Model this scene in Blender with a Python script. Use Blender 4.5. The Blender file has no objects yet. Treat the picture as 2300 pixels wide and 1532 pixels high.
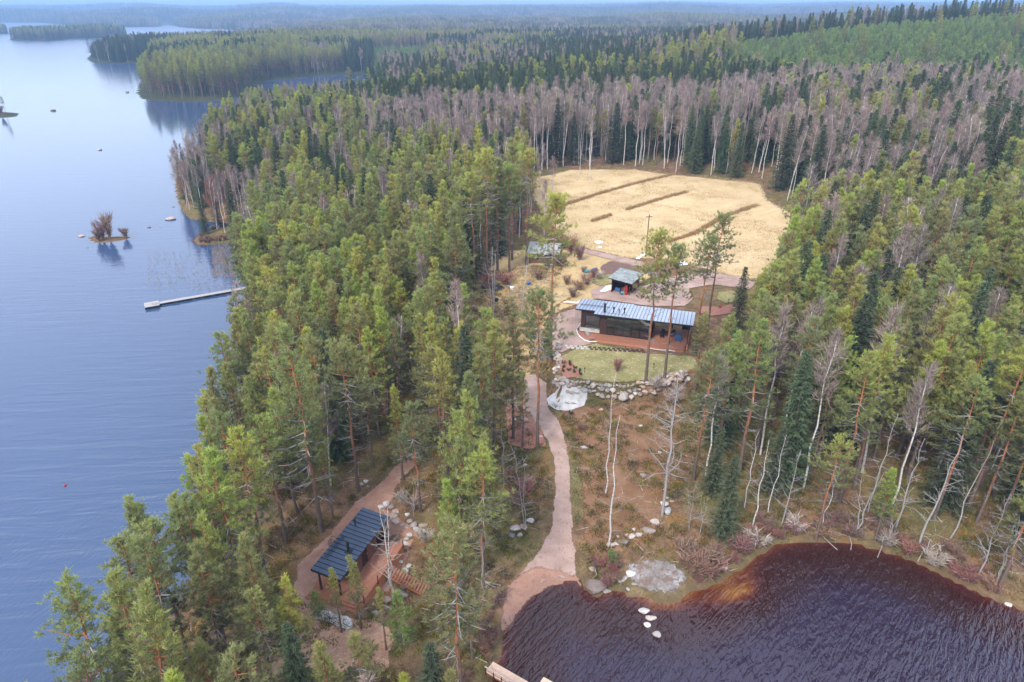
import bpy, bmesh, math, random
import numpy as np
from mathutils import Vector, Matrix, Euler, noise as mnoise
from mathutils.geometry import delaunay_2d_cdt
random.seed(11); np.random.seed(11)
PI = math.pi
scene = bpy.context.scene
COL = scene.collection

# ------------------------------------------------------------------ camera, sky, sun, exposure
CAM_H = 50.0
PITCH = math.radians(25.95)          # below the horizon
cam_data = bpy.data.cameras.new('camera'); cam_data.lens = 24.0; cam_data.sensor_width = 36.0
cam_data.clip_start = 0.5; cam_data.clip_end = 40000
cam = bpy.data.objects.new('camera', cam_data); COL.objects.link(cam)
cam.location = (0, 0, CAM_H); cam.rotation_euler = (math.radians(90) - PITCH, 0, 0)
scene.camera = cam

SUN_EL, SUN_AZ = math.radians(48), math.radians(215)      # azimuth clockwise from +Y
world = bpy.data.worlds.new('World'); scene.world = world; world.use_nodes = True
wn, wl = world.node_tree.nodes, world.node_tree.links
wn.clear()
sky = wn.new('ShaderNodeTexSky'); sky.sky_type = 'NISHITA'; sky.sun_disc = False
sky.sun_elevation = SUN_EL; sky.sun_rotation = SUN_AZ
sky.air_density = 1.2; sky.dust_density = 1.5; sky.ozone_density = 2.5; sky.altitude = 100
veil = wn.new('ShaderNodeMixRGB'); veil.blend_type = 'MIX'; veil.inputs[0].default_value = 0.50
veil.inputs[2].default_value = (10.2, 10.9, 12.9, 1)          # thin high cloud over the whole sky
bg = wn.new('ShaderNodeBackground'); bg.inputs['Strength'].default_value = 0.11
wo = wn.new('ShaderNodeOutputWorld')
wl.new(sky.outputs[0], veil.inputs[1]); wl.new(veil.outputs[0], bg.inputs['Color']); wl.new(bg.outputs[0], wo.inputs['Surface'])

sun_data = bpy.data.lights.new('sun', 'SUN'); sun_data.energy = 2.0; sun_data.angle = math.radians(12)
sun_data.color = (1.0, 0.95, 0.87)
sun = bpy.data.objects.new('sun', sun_data); COL.objects.link(sun)
sd = Vector((math.sin(SUN_AZ) * math.cos(SUN_EL), math.cos(SUN_AZ) * math.cos(SUN_EL), math.sin(SUN_EL)))
sun.rotation_euler = sd.to_track_quat('Z', 'Y').to_euler(); sun.location = (0, -30, 120)
scene.view_settings.view_transform = 'Standard'; scene.view_settings.look = 'None'
scene.view_settings.exposure = 1.08; scene.view_settings.gamma = 1.0
scene.view_settings.use_curve_mapping = False
cy = scene.cycles
cy.max_bounces = 6; cy.diffuse_bounces = 4; cy.glossy_bounces = 3; cy.transmission_bounces = 2
cy.transparent_max_bounces = 12; cy.volume_bounces = 0; cy.use_denoising = True
cy.caustics_reflective = False; cy.caustics_refractive = False; cy.sample_clamp_indirect = 6

# ------------------------------------------------------------------ pixel of the photograph -> place in the world
F = 24 / 36 * 2300
CP, SP = math.cos(PITCH), math.sin(PITCH)
def ray(px, py):
    u, v = (px - 1150) / F, (766 - py) / F
    return Vector((u, CP + v * SP, -SP + v * CP))
def flat(px, py, z=0.0):
    r = ray(px, py); t = (z - CAM_H) / r.z
    return (r.x * t, r.y * t)
def project(x, y, z):
    dz = z - CAM_H
    d = y * CP - dz * SP; v = y * SP + dz * CP
    return 1150 + F * x / d, 766 - F * v / d, d

# ------------------------------------------------------------------ terrain
def P(lst): return [flat(a, b) for a, b in lst]
LEFT_SHORE = P([(240,1640),(320,1490),(380,1400),(455,1280),(480,1170),(500,1060),(525,950),(550,860),(556,760),(548,700),(560,650),
    (572,620),(560,575),(536,548),(530,541),(480,548),(452,550),(436,541),(452,526),(492,514),(528,508),(520,500),(500,499),(470,497),(430,491),(412,470),(400,440),
    (398,420),(405,390),(425,350),(455,315),(500,290),(560,275),(640,262),(720,250),(800,238),(850,225),(862,205),(852,186),(835,168),
    (790,165),(700,172),(640,178),(600,181),(578,184),(568,204),(545,218),(520,222),(480,226),(430,228),(370,226),(325,222),(314,208),(318,190),(335,165),(345,152),
    (330,141),(300,142),(250,141),(210,139),(201,132),(212,122),(235,114),(300,108),(400,106),(480,101),(560,93),(600,83),(612,76),(600,71),
    (551,67.5),(500,66),(449,65),(405,61),(393,57),(393,52),(358,52),(356,60.5),(289,61.5),(230,59.5),(122,55),(112,51.5),(0,50.8),(-500,50)])
BAY = P([(2900,1640),(2450,1440),(2290,1365),(2200,1330),(2130,1295),(2060,1260),(1980,1235),(1900,1215),(1800,1212),(1740,1222),(1700,1248),(1650,1283),
    (1605,1312),(1560,1322),(1540,1338),(1500,1352),(1462,1345),(1440,1335),(1415,1338),(1385,1320),(1345,1338),(1322,1328),(1312,1304),(1285,1299),(1240,1306),(1205,1322),(1168,1352),(1142,1392),(1121,1430),(1116,1480),(1100,1532),(1085,1640)])
MAINLAND = [(-24, 0), (-26, 18)] + LEFT_SHORE + [(-9000, 2700), (-12000, 14000), (14000, 14000), (14000, -60), (120, -60)] + BAY + [(-4, 12), (-2, 0), (-2, -60), (-24, -60)]
ISLANDS = [
    P([(25,90),(60,92),(112,92),(150,88),(230,86),(286,83),(285,79),(200,80),(110,85),(30,85)]),
    P([(-60,77),(18,76.5),(22,75),(0,73.5),(-60,74)]),
    P([(-60,263),(10,264),(38,261),(41,257),(22,253),(-20,252),(-60,253)]),
    P([(205,540),(218,545),(240,544),(262,541),(290,536),(284,531),(250,532),(215,530),(204,534)])]

def sdf(px, py, poly):
    """signed distance, positive inside"""
    X = np.asarray(px, float).ravel(); Y = np.asarray(py, float).ravel()
    best = np.full(X.shape, 1e18); inside = np.zeros(X.shape, bool)
    n = len(poly)
    for i in range(n):
        ax, ay = poly[i]; bx, by = poly[(i + 1) % n]
        dx, dy = bx - ax, by - ay; L = dx * dx + dy * dy + 1e-12
        t = np.clip(((X - ax) * dx + (Y - ay) * dy) / L, 0, 1)
        best = np.minimum(best, (X - ax - t * dx) ** 2 + (Y - ay - t * dy) ** 2)
        if ay != by:
            c = ((ay > Y) != (by > Y)) & (X < (bx - ax) * (Y - ay) / (by - ay) + ax)
            inside ^= c
    return np.where(inside, np.sqrt(best), -np.sqrt(best))

def flatz(lst, z): return [flat(a, b, z) for a, b in lst]
HOUSE_Z = 5.2
TERRACE = flatz([(1252,798),(1248,845),(1262,862),(1330,866),(1400,868),(1460,862),(1500,850),(1560,832),(1640,800),(1720,740),(1740,690),(1700,640),(1460,590),(1330,640),(1240,690),(1230,740)], HOUSE_Z)

def vnoise(X, Y, s, seed=0):
    """smooth value noise, vectorised"""
    x = np.asarray(X, float) / s + seed * 17.3; y = np.asarray(Y, float) / s + seed * 9.1
    xi, yi = np.floor(x), np.floor(y); fx, fy = x - xi, y - yi
    fx = fx * fx * (3 - 2 * fx); fy = fy * fy * (3 - 2 * fy)
    def h(a, b):
        v = np.sin(a * 127.1 + b * 311.7 + seed * 74.7) * 43758.5453
        return v - np.floor(v)
    return (h(xi, yi) * (1 - fx) + h(xi + 1, yi) * fx) * (1 - fy) + (h(xi, yi + 1) * (1 - fx) + h(xi + 1, yi + 1) * fx) * fy

RIDGES = [  # (distance, width, tree height, [(px, skyline py)])
    (5600, 1100, 14, [(-600,18),(-300,16),(0,15),(150,15),(250,11),(330,11),(420,16),(520,15),(580,11),(640,9.5),(700,15),(800,14.5),(1100,14),(1300,12),(1400,9),(1600,9.5),(1700,12),(1850,8.5),(2000,7.5),(2300,5),(2900,4)]),
    (3600, 500, 14, [(-600,26),(0,21),(200,27),(330,18),(480,25),(600,15),(760,21),(900,18),(1100,14.5),(1300,17),(1500,11.5),(1700,18),(1900,12.5),(2300,10),(2900,14)]),
    (1900, 420, 17, [(-600,80),(520,80),(620,60),(700,50),(800,41),(900,36),(1050,35),(1150,37),(1300,36),(1500,29),(1700,32),(1900,26),(2300,19),(2900,16)]),
    (640, 190, 19, [(-600,200),(880,150),(940,128),(1000,118),(1150,106),(1300,90),(1500,84),(1700,80),(1850,78),(2100,80),(2900,80)]),
    (450, 68, 5, [(-600,260),(1400,160),(1560,118),(1650,102),(1800,84),(1900,68),(2000,58),(2100,50),(2200,45),(2300,40),(2500,32),(2900,20)])]

def H(x, y):
    X = np.asarray(x, float).ravel(); Y = np.asarray(y, float).ravel()
    d = sdf(X, Y, MAINLAND)
    # mainland profile
    Wn = (vnoise(X, Y, 6, 1) - .5) * 0.5 + (vnoise(X, Y, 23, 2) - .5) * 1.3
    dn = np.maximum(d, 0)
    up = 0.12 + 0.9 * (1 - np.exp(-dn / 2.6)) + 3.6 * (1 - np.exp(-dn / 32)) + Wn * (1 - np.exp(-dn / 14))
    far = np.clip((dn - 25) / 160, 0, 1); far = far * far * (3 - 2 * far)
    up = up + far * (vnoise(X, Y, 140, 3) * 5 + vnoise(X, Y, 420, 4) * 6)
    Yc = np.maximum(Y, 1); ppx = 1150 + F * X / (Yc * CP + CAM_H * SP)
    for D0, w, th, tab in RIDGES:
        tx = [a for a, b in tab]; ty = [b for a, b in tab]
        sk = np.interp(ppx, tx, ty) + (vnoise(X, X * 0 + D0, D0 * .05, 7) - .5) * 5
        dep = PITCH + np.arctan((sk - 766) / F)
        zr = CAM_H - D0 * np.tan(dep) - th
        g = np.exp(-((Y - D0) / w) ** 2 * .5)
        add = np.clip((dn) / (w * .35), 0, 1)
        tgt = up + (np.maximum(zr, up) - up) * g * add
        up = np.maximum(up, tgt)
    bay = np.maximum(d, -1e9)
    under = np.maximum(-0.10 * np.maximum(-d, 0) - 0.05, -4.0)
    z = np.where(d > 0, up, under)
    for isl in ISLANDS:
        di = sdf(X, Y, isl)
        s = math.sqrt(max(1e-6, abs(sum(isl[i][0] * isl[(i + 1) % len(isl)][1] - isl[(i + 1) % len(isl)][0] * isl[i][1] for i in range(len(isl)))) / 2))
        hi = 0.08 + min(4.5, 0.05 * s) * (1 - np.exp(-np.maximum(di, 0) / max(.8, s * .12)))
        z = np.where(di > 0, hi, np.maximum(z, np.where(di > -30, -0.10 * -di - .05, -9)))
    # terrace round the house with its stone wall
    dt = sdf(X, Y, TERRACE)
    m = np.clip((dt + 1.1) / 1.3, 0, 1); m = m * m * (3 - 2 * m)
    z = np.where(d > 0, z + (HOUSE_Z - z) * m, z)
    # levelled ground at the field and yard
    df = sdf(X, Y, FIELD_W); m = np.clip((df + 14) / 14, 0, 1); m = m * m * (3 - 2 * m)
    tgt = HOUSE_Z + .4 + (vnoise(X, Y, 30, 5) - .5) * .5 + np.clip((Y - 110) / 100, 0, 1) * 1.0
    z = np.where(d > 0, z + (tgt - z) * m, z)
    # a level pad for the sauna
    ds = sdf(X, Y, SAUNA_PAD); m = np.clip((ds + 2.5) / 2.5, 0, 1); m = m * m * (3 - 2 * m)
    z = np.where(d > 0, z + (SAUNA_Z - z) * m, z)
    # the bank falls away under the cabin stairs
    dq = sdf(X, Y, SCOOP); m = np.clip((dq + 1.6) / 1.8, 0, 1); m = m * m * (3 - 2 * m)
    z = np.where(d > 0, np.maximum(z - 1.0 * m, .15), z)
    return z
FIELD_W = flatz([(1190,400),(1270,378),(1430,378),(1500,390),(1722,410),(1745,450),(1800,480),(1850,515),(1800,590),(1720,640),(1640,630),(1500,600),(1290,560),(1240,520),(1190,450)], 6.0)
SAUNA_Z = 2.6
SCOOP = [(-11.0, 51.6), (-9.6, 51.2), (-6.6, 48.0), (-6.8, 44.6), (-12.0, 44.6), (-12.3, 46.2)]
SAUNA_PAD = flatz([(690,1310),(760,1200),(840,1150),(900,1170),(900,1250),(830,1330),(760,1360)], SAUNA_Z)
def axis(lo, hi, step, outlo, outhi, g):
    a = list(np.arange(lo, hi + 1e-6, step)); s = step
    while a[-1] < outhi: s *= g; a.append(a[-1] + s)
    s = step
    while a[0] > outlo: s *= g; a.insert(0, a[0] - s)
    return np.array(a)
gx = axis(-75, 95, .8, -9500, 11000, 1.035); gy = axis(24, 130, .8, -20, 11500, 1.02)
_GX, _GY = np.meshgrid(gx, gy); GZ = H(_GX.ravel(), _GY.ravel()).reshape(_GX.shape)
def Hi(x, y):
    """height of the ground mesh"""
    x = np.asarray(x, float).ravel(); y = np.asarray(y, float).ravel()
    i = np.clip(np.searchsorted(gx, x) - 1, 0, len(gx) - 2); j = np.clip(np.searchsorted(gy, y) - 1, 0, len(gy) - 2)
    u = (x - gx[i]) / (gx[i + 1] - gx[i]); v = (y - gy[j]) / (gy[j + 1] - gy[j])
    return (GZ[j, i] * (1 - u) + GZ[j, i + 1] * u) * (1 - v) + (GZ[j + 1, i] * (1 - u) + GZ[j + 1, i + 1] * u) * v
def H1(x, y): return float(Hi([x], [y])[0])
def at(px, py):
    """point of the ground seen at a pixel of the photograph"""
    r = ray(px, py); lo = (45 - CAM_H) / r.z if py < 400 else (13 - CAM_H) / r.z; hi = (-.1 - CAM_H) / r.z
    for _ in range(2):
        t = np.linspace(lo, hi, 220); z = CAM_H + r.z * t; below = z < np.maximum(Hi(r.x * t, r.y * t), -.05)
        k = int(np.argmax(below)) if below.any() else len(t) - 1
        lo, hi = t[max(k - 1, 0)], t[k]
    return r.x * hi, r.y * hi, float(CAM_H + r.z * hi)

# ------------------------------------------------------------------ object helpers
def tag(o, label=None, cat=None, group=None, kind=None):
    if label: o['label'] = label
    if cat: o['category'] = cat
    if group: o['group'] = group
    if kind: o['kind'] = kind
    return o
def empty(name, loc=(0, 0, 0), rz=0.0):
    o = bpy.data.objects.new(name, None); COL.objects.link(o); o.location = loc; o.rotation_euler = (0, 0, rz)
    o.empty_display_size = .3
    return o
def link(name, me, parent=None, loc=None, rot=None, scale=None):
    o = bpy.data.objects.new(name, me); COL.objects.link(o)
    if parent is not None: o.parent = parent
    if loc is not None: o.location = loc
    if rot is not None: o.rotation_euler = rot
    if scale is not None: o.scale = scale
    return o
class MB:
    """collects shapes into one mesh"""
    def __init__(s): s.v = []; s.f = []; s.m = []; s.a = []
    def add(s, vs, fs, m=0, a=0.0):
        n = len(s.v); s.v += [tuple(q) for q in vs]; s.f += [tuple(i + n for i in f) for f in fs]; s.m += [m] * len(fs); s.a += [a] * len(vs)
    def box(s, c, d, rz=0.0, m=0, rx=0.0, ry=0.0):
        hx, hy, hz = d[0] / 2, d[1] / 2, d[2] / 2
        R = Euler((rx, ry, rz)).to_matrix(); c = Vector(c)
        vs = [c + R @ Vector((sx * hx, sy * hy, sz * hz)) for sz in (-1, 1) for sy in (-1, 1) for sx in (-1, 1)]
        s.add(vs, [(0,2,3,1),(4,5,7,6),(0,1,5,4),(2,6,7,3),(0,4,6,2),(1,3,7,5)], m)
    def tube(s, p0, p1, r0, r1=None, n=6, m=0, caps=True, a=0.0):
        r1 = r0 if r1 is None else r1
        p0, p1 = Vector(p0), Vector(p1); d = (p1 - p0)
        if d.length < 1e-6: return
        d.normalize(); u = d.orthogonal().normalized(); w = d.cross(u)
        vs = []
        for p, r in ((p0, r0), (p1, r1)):
            for i in range(n):
                t = 2 * PI * i / n; vs.append(p + (u * math.cos(t) + w * math.sin(t)) * r)
        fs = [(i, (i + 1) % n, n + (i + 1) % n, n + i) for i in range(n)]
        if caps: fs += [tuple(range(n - 1, -1, -1)), tuple(range(n, 2 * n))]
        s.add(vs, fs, m, a)
    def path(s, pts, rad, n=6, m=0, a=0.0):
        pts = [Vector(p) for p in pts]; vs = []; k = len(pts); u = None
        for i, p in enumerate(pts):
            d = (pts[min(i + 1, k - 1)] - pts[max(i - 1, 0)]).normalized()
            u = d.orthogonal().normalized() if u is None else (u - d * u.dot(d)).normalized()
            w = d.cross(u)
            for j in range(n):
                t = 2 * PI * j / n; vs.append(p + (u * math.cos(t) + w * math.sin(t)) * rad[i])
        fs = [(i * n + j, i * n + (j + 1) % n, (i + 1) * n + (j + 1) % n, (i + 1) * n + j) for i in range(k - 1) for j in range(n)]
        fs.append(tuple(range((k - 1) * n, k * n)))
        s.add(vs, fs, m, a)
    def mesh(s, name, mats, smooth=False, attr=None):
        me = bpy.data.meshes.new(name); me.from_pydata(s.v, [], s.f)
        for q in (mats if isinstance(mats, (list, tuple)) else [mats]): me.materials.append(q)
        me.polygons.foreach_set('material_index', s.m)
        if smooth: me.polygons.foreach_set('use_smooth', [True] * len(s.f))
        if attr:
            at_ = me.attributes.new(attr, 'FLOAT', 'POINT'); at_.data.foreach_set('value', s.a)
        me.update(); return me
    def build(s, name, mats, parent=None, smooth=False, attr=None):
        return link(name, s.mesh(name, mats, smooth, attr), parent)

# ------------------------------------------------------------------ materials
class NT:
    def __init__(s, name):
        s.mat = bpy.data.materials.new(name); s.mat.use_nodes = True
        s.n, s.l = s.mat.node_tree.nodes, s.mat.node_tree.links; s.n.clear()
        s.out = s.n.new('ShaderNodeOutputMaterial')
    def node(s, t, **k):
        q = s.n.new('ShaderNode' + t)
        for a, b in k.items(): setattr(q, a, b)
        return q
    def set(s, sock, v):
        if isinstance(v, bpy.types.NodeSocket): s.l.new(v, sock)
        elif isinstance(v, (tuple, list)) and len(v) == 3 and sock.type == 'RGBA': sock.default_value = (*v, 1)
        else: sock.default_value = v
    def coord(s, kind='Object', scale=(1, 1, 1), rot=(0, 0, 0)):
        c = s.node('TexCoord'); m = s.node('Mapping'); s.l.new(c.outputs[kind], m.inputs[0]); m.inputs['Scale'].default_value = scale; m.inputs['Rotation'].default_value = rot
        return m.outputs[0]
    def world(s, scale=(1, 1, 1), rot=(0, 0, 0)):
        c = s.node('NewGeometry'); m = s.node('Mapping'); s.l.new(c.outputs['Position'], m.inputs[0]); m.inputs['Scale'].default_value = scale; m.inputs['Rotation'].default_value = rot
        return m.outputs[0]
    def aniso(s, ang, along, across, kind='Position'):
        c = s.node('NewGeometry'); m = s.node('Mapping', vector_type='TEXTURE'); s.l.new(c.outputs['Position'], m.inputs[0]); m.inputs['Rotation'].default_value = (0, 0, math.radians(ang)); m.inputs['Scale'].default_value = (1 / along, 1 / across, 1); return m.outputs[0]
    def noise(s, vec, scale, detail=3, rough=.55, dist=0.0):
        q = s.node('TexNoise'); s.l.new(vec, q.inputs['Vector']); q.inputs['Scale'].default_value = scale; q.inputs['Detail'].default_value = detail; q.inputs['Roughness'].default_value = rough; q.inputs['Distortion'].default_value = dist
        return q.outputs['Fac']
    def ramp(s, fac, stops, interp='LINEAR'):
        q = s.node('ValToRGB'); s.set(q.inputs[0], fac); cr = q.color_ramp; cr.interpolation = interp
        while len(cr.elements) < len(stops): cr.elements.new(.5)
        for e, (p, c) in zip(cr.elements, stops):
            e.position = p; e.color = (*c, 1) if isinstance(c, (tuple, list)) else (c, c, c, 1)
        return q.outputs[0]
    def mix(s, fac, a, b, mode='MIX'):
        q = s.node('MixRGB', blend_type=mode); s.set(q.inputs[0], fac); s.set(q.inputs[1], a); s.set(q.inputs[2], b); return q.outputs[0]
    def math(s, op, a, b=0.0, clamp=False):
        q = s.node('Math', operation=op, use_clamp=clamp); s.set(q.inputs[0], a); s.set(q.inputs[1], b); return q.outputs[0]
    def attr(s, name):
        q = s.node('Attribute'); q.attribute_name = name; return q.outputs['Fac']
    def rand(s): return s.node('ObjectInfo').outputs['Random']
    def bump(s, h, strength=.5, dist=.1, normal=None):
        q = s.node('Bump'); q.inputs['Strength'].default_value = strength; q.inputs['Distance'].default_value = dist; s.l.new(h, q.inputs['Height'])
        if normal: s.l.new(normal, q.inputs['Normal'])
        return q.outputs[0]
    def hsv(s, col, h=.5, sat=1.0, v=1.0):
        q = s.node('HueSaturation'); s.set(q.inputs['Hue'], h); s.set(q.inputs['Saturation'], sat); s.set(q.inputs['Value'], v); s.set(q.inputs['Color'], col); return q.outputs[0]
    def bsdf(s, col, rough=.8, metal=0.0, spec=.3, normal=None, **kw):
        q = s.node('BsdfPrincipled'); s.set(q.inputs['Base Color'], col); s.set(q.inputs['Roughness'], rough); s.set(q.inputs['Metallic'], metal); s.set(q.inputs['Specular IOR Level'], spec)
        if normal is not None: s.l.new(normal, q.inputs['Normal'])
        for a, b in kw.items(): s.set(q.inputs[a], b)
        return q.outputs[0]
    def done(s, sh): s.l.new(sh, s.out.inputs['Surface']); return s.mat
M = {}
def simple(name, col, rough=.7, metal=0.0, spec=.3, var=.25, scale=3.0, bump=0.0):
    t = NT(name); v = t.coord('Object')
    n = t.noise(v, scale, 4); c = t.mix(n, tuple(x * (1 - var) for x in col), tuple(min(1, x * (1 + var)) for x in col))
    r = t.hsv(c, .5, 1, t.math('ADD', t.math('MULTIPLY', t.rand(), .22), .89))
    nb = t.bump(t.noise(v, scale * 6, 3), bump, .02) if bump else None
    M[name] = t.done(t.bsdf(r, rough, metal, spec, nb)); return M[name]
def foliage(name, dark, light, transl=.3, huev=.03, satv=.3, valv=.5, cscale=.9):
    t = NT(name); v = t.coord('Object')
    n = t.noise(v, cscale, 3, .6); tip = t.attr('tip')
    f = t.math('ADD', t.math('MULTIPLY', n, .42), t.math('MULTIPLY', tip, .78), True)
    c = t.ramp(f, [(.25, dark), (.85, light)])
    r = t.rand()
    w = t.node('TexWhiteNoise', noise_dimensions='1D'); t.l.new(r, w.inputs['W']); r2 = w.outputs['Value']
    c = t.hsv(c, t.math('ADD', t.math('MULTIPLY', r, huev * 2), .5 - huev), t.math('ADD', t.math('MULTIPLY', r2, satv), 1 - satv * .5), t.math('ADD', t.math('MULTIPLY', r2, valv), 1 - valv * .5))
    d = t.node('BsdfDiffuse'); t.l.new(c, d.inputs['Color'])
    if transl > 0:
        q = t.node('BsdfTranslucent'); t.l.new(t.hsv(c, .49, 1.1, 1.3), q.inputs['Color']); mx = t.node('MixShader'); mx.inputs[0].default_value = transl
        t.l.new(d.outputs[0], mx.inputs[1]); t.l.new(q.outputs[0], mx.inputs[2]); sh = mx.outputs[0]
    else: sh = d.outputs[0]
    M[name] = t.done(sh); return M[name]
# ------------------------------------------------------------------ ground, water
def t_ground():
    t = NT('forest_floor'); v = t.world()
    n1 = t.noise(v, .09, 4, .6); n2 = t.noise(v, .7, 5, .7); n3 = t.noise(v, 5, 4, .75); n4 = t.noise(v, .28, 4, .65)
    c = t.ramp(n2, [(.30, (.085, .055, .034)), (.5, (.165, .100, .058)), (.68, (.27, .16, .10))])
    c = t.mix(t.ramp(n1, [(.44, 0), (.6, .8)]), c, t.ramp(n2, [(.3, (.075, .078, .028)), (.65, (.155, .14, .052))]))
    c = t.mix(t.ramp(n4, [(.56, 0), (.68, .75)]), c, (.23, .115, .032))
    c = t.mix(t.ramp(n3, [(.35, .55), (.5, 0)]), c, (.035, .025, .016))
    c = t.mix(t.ramp(n3, [(.60, 0), (.74, .55)]), c, (.36, .25, .17))
    # bare sand and stone where the water washes it
    wet = t.attr('land'); 
    c = t.mix(t.ramp(t.math('ADD', t.math('MULTIPLY', wet, .25), t.math('MULTIPLY', n2, .25)), [(.10, .8), (.24, 0)]), c, (.12, .078, .05))
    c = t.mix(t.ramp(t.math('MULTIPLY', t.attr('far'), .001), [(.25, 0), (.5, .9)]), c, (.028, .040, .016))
    # bottom of the lake: pale amber sand turning to dark mud with depth
    dp = t.attr('depth')
    return t.done(t.bsdf(c, .95, 0, .1, t.bump(n3, .6, .12)))
M['ground'] = t_ground()

def t_water():
    t = NT('lake_water'); dp = t.attr('depth'); calm = t.attr('calm')
    v = t.world()
    bed = t.noise(v, .45, 5, .7)
    dn = t.math('ADD', dp, t.math('MULTIPLY', t.math('SUBTRACT', bed, .5), .25))
    bay = t.ramp(t.math('MULTIPLY', dn, .1), [(.0, (.17, .10, .06)), (.028, (.20, .085, .018)), (.060, (.105, .028, .010)), (.12, (.050, .013, .012)), (.26, (.030, .008, .008)), (.55, (.028, .010, .012)), (.95, (.024, .015, .034))])  # last stop tinted bluish: sky reflection put into the deep water's colour
    lake = t.ramp(t.math('MULTIPLY', dn, .4), [(.0, (.16, .09, .045)), (.2, (.08, .045, .03)), (.5, (.04, .05, .09)), (1, (.036, .068, .142))])
    c = t.mix(calm, bay, lake)
    w1 = t.noise(t.aniso(4, .16, 1.0), .62, 2, .5, .5)
    w2 = t.noise(t.aniso(50, .32, 1.5), 1.35, 3, .5, .8)
    w3 = t.noise(t.aniso(66, .5, 1.3), 2.6, 1, .5, .5)
    gust = t.ramp(t.noise(t.world((1, .45, 1)), .03, 4, .6), [(.38, .16), (.60, 1.15)])
    near = t.ramp(t.math('MULTIPLY', t.attr('dist'), .0025), [(.08, 1), (.18, .45), (.30, .10), (.8, .03)])
    hb = t.math('ADD', t.math('MULTIPLY', w2, .85), t.math('MULTIPLY', w3, .26))
    hl = t.math('ADD', t.math('MULTIPLY', w1, .50), t.math('MULTIPLY', w3, .07))
    hh = t.node('MixRGB'); t.l.new(calm, hh.inputs[0]); t.l.new(hb, hh.inputs[1]); t.l.new(hl, hh.inputs[2])
    b = t.node('Bump'); b.inputs['Distance'].default_value = 1.5; t.l.new(hh.outputs[0], b.inputs['Height']); t.l.new(t.math('MULTIPLY', near, gust), b.inputs['Strength'])
    sh = t.bsdf(c, t.math('ADD', t.math('MULTIPLY', t.attr('dist'), .00015), .04, True), 0, .62, b.outputs[0], IOR=1.5)
    return t.done(sh)
M['water'] = t_water()

def grid_mesh(name, xs, ys, zf, mat, keep=None, attrs=None):
    X, Y = np.meshgrid(xs, ys); X, Y = X.ravel(), Y.ravel(); Z = zf(X, Y)
    nx, ny = len(xs), len(ys)
    i = np.arange(nx - 1); j = np.arange(ny - 1); I, J = np.meshgrid(i, j); a = (J * nx + I).ravel()
    q = np.stack([a, a + 1, a + nx + 1, a + nx], 1)
    if keep is not None:
        k = keep(X, Y, Z)[q].any(1); q = q[k]
    used = np.unique(q); rem = np.full(nx * ny, -1); rem[used] = np.arange(len(used)); q = rem[q]; X, Y, Z = X[used], Y[used], Z[used]
    me = bpy.data.meshes.new(name); me.vertices.add(len(X)); me.vertices.foreach_set('co', np.stack([X, Y, Z], 1).ravel())
    me.loops.add(q.size); me.loops.foreach_set('vertex_index', q.ravel().astype(np.int32))
    me.polygons.add(len(q)); me.polygons.foreach_set('loop_start', (np.arange(len(q)) * 4).astype(np.int32)); me.polygons.foreach_set('loop_total', np.full(len(q), 4, np.int32))
    me.polygons.foreach_set('use_smooth', np.ones(len(q), bool)); me.materials.append(mat); me.update(calc_edges=True)
    for n, f in (attrs or {}).items():
        A = me.attributes.new(n, 'FLOAT', 'POINT'); A.data.foreach_set('value', np.asarray(f(X, Y, Z), np.float32))
    return me
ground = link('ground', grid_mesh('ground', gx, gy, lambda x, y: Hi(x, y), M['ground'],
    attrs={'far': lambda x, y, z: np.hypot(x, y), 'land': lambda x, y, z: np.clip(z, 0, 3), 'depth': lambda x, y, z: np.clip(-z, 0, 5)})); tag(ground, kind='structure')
ROCK_SHALLOW = P([(1400,1330),(1460,1340),(1540,1335),(1600,1310),(1680,1270),(1740,1300),(1735,1370),(1640,1395),(1540,1385),(1440,1380)])
def wdepth(x, y, z):
    d = sdf(x, y, MAINLAND)
    for isl in ISLANDS[2:]: d = np.maximum(d, sdf(x, y, isl))
    dep = np.maximum(-d, 0) * 1.25 + .30
    s = np.clip((sdf(x, y, ROCK_SHALLOW) + .8 + 1.6 * (vnoise(x, y, 2.2, 51) - .5)) / 3.2, 0, 1)
    return np.clip(dep * (1 - .93 * s), 0, 12)
BAY_ZONE = [(-6, -60), (-6, 30), (0, 52), (60, 75), (200, 75), (200, -60)]
wx = axis(-75, 95, 1.1, -9500, 3000, 1.05); wy = axis(24, 130, 1.1, -20, 9000, 1.04)
water = link('lake_water', grid_mesh('lake_water', wx, wy, lambda x, y: x * 0, M['water'], keep=lambda x, y, z: Hi(x, y) < .6,
    attrs={'depth': wdepth, 'calm': lambda x, y, z: (sdf(x, y, BAY_ZONE) < 0).astype(float), 'dist': lambda x, y, z: np.hypot(x, y)})); tag(water, kind='structure')

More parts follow.
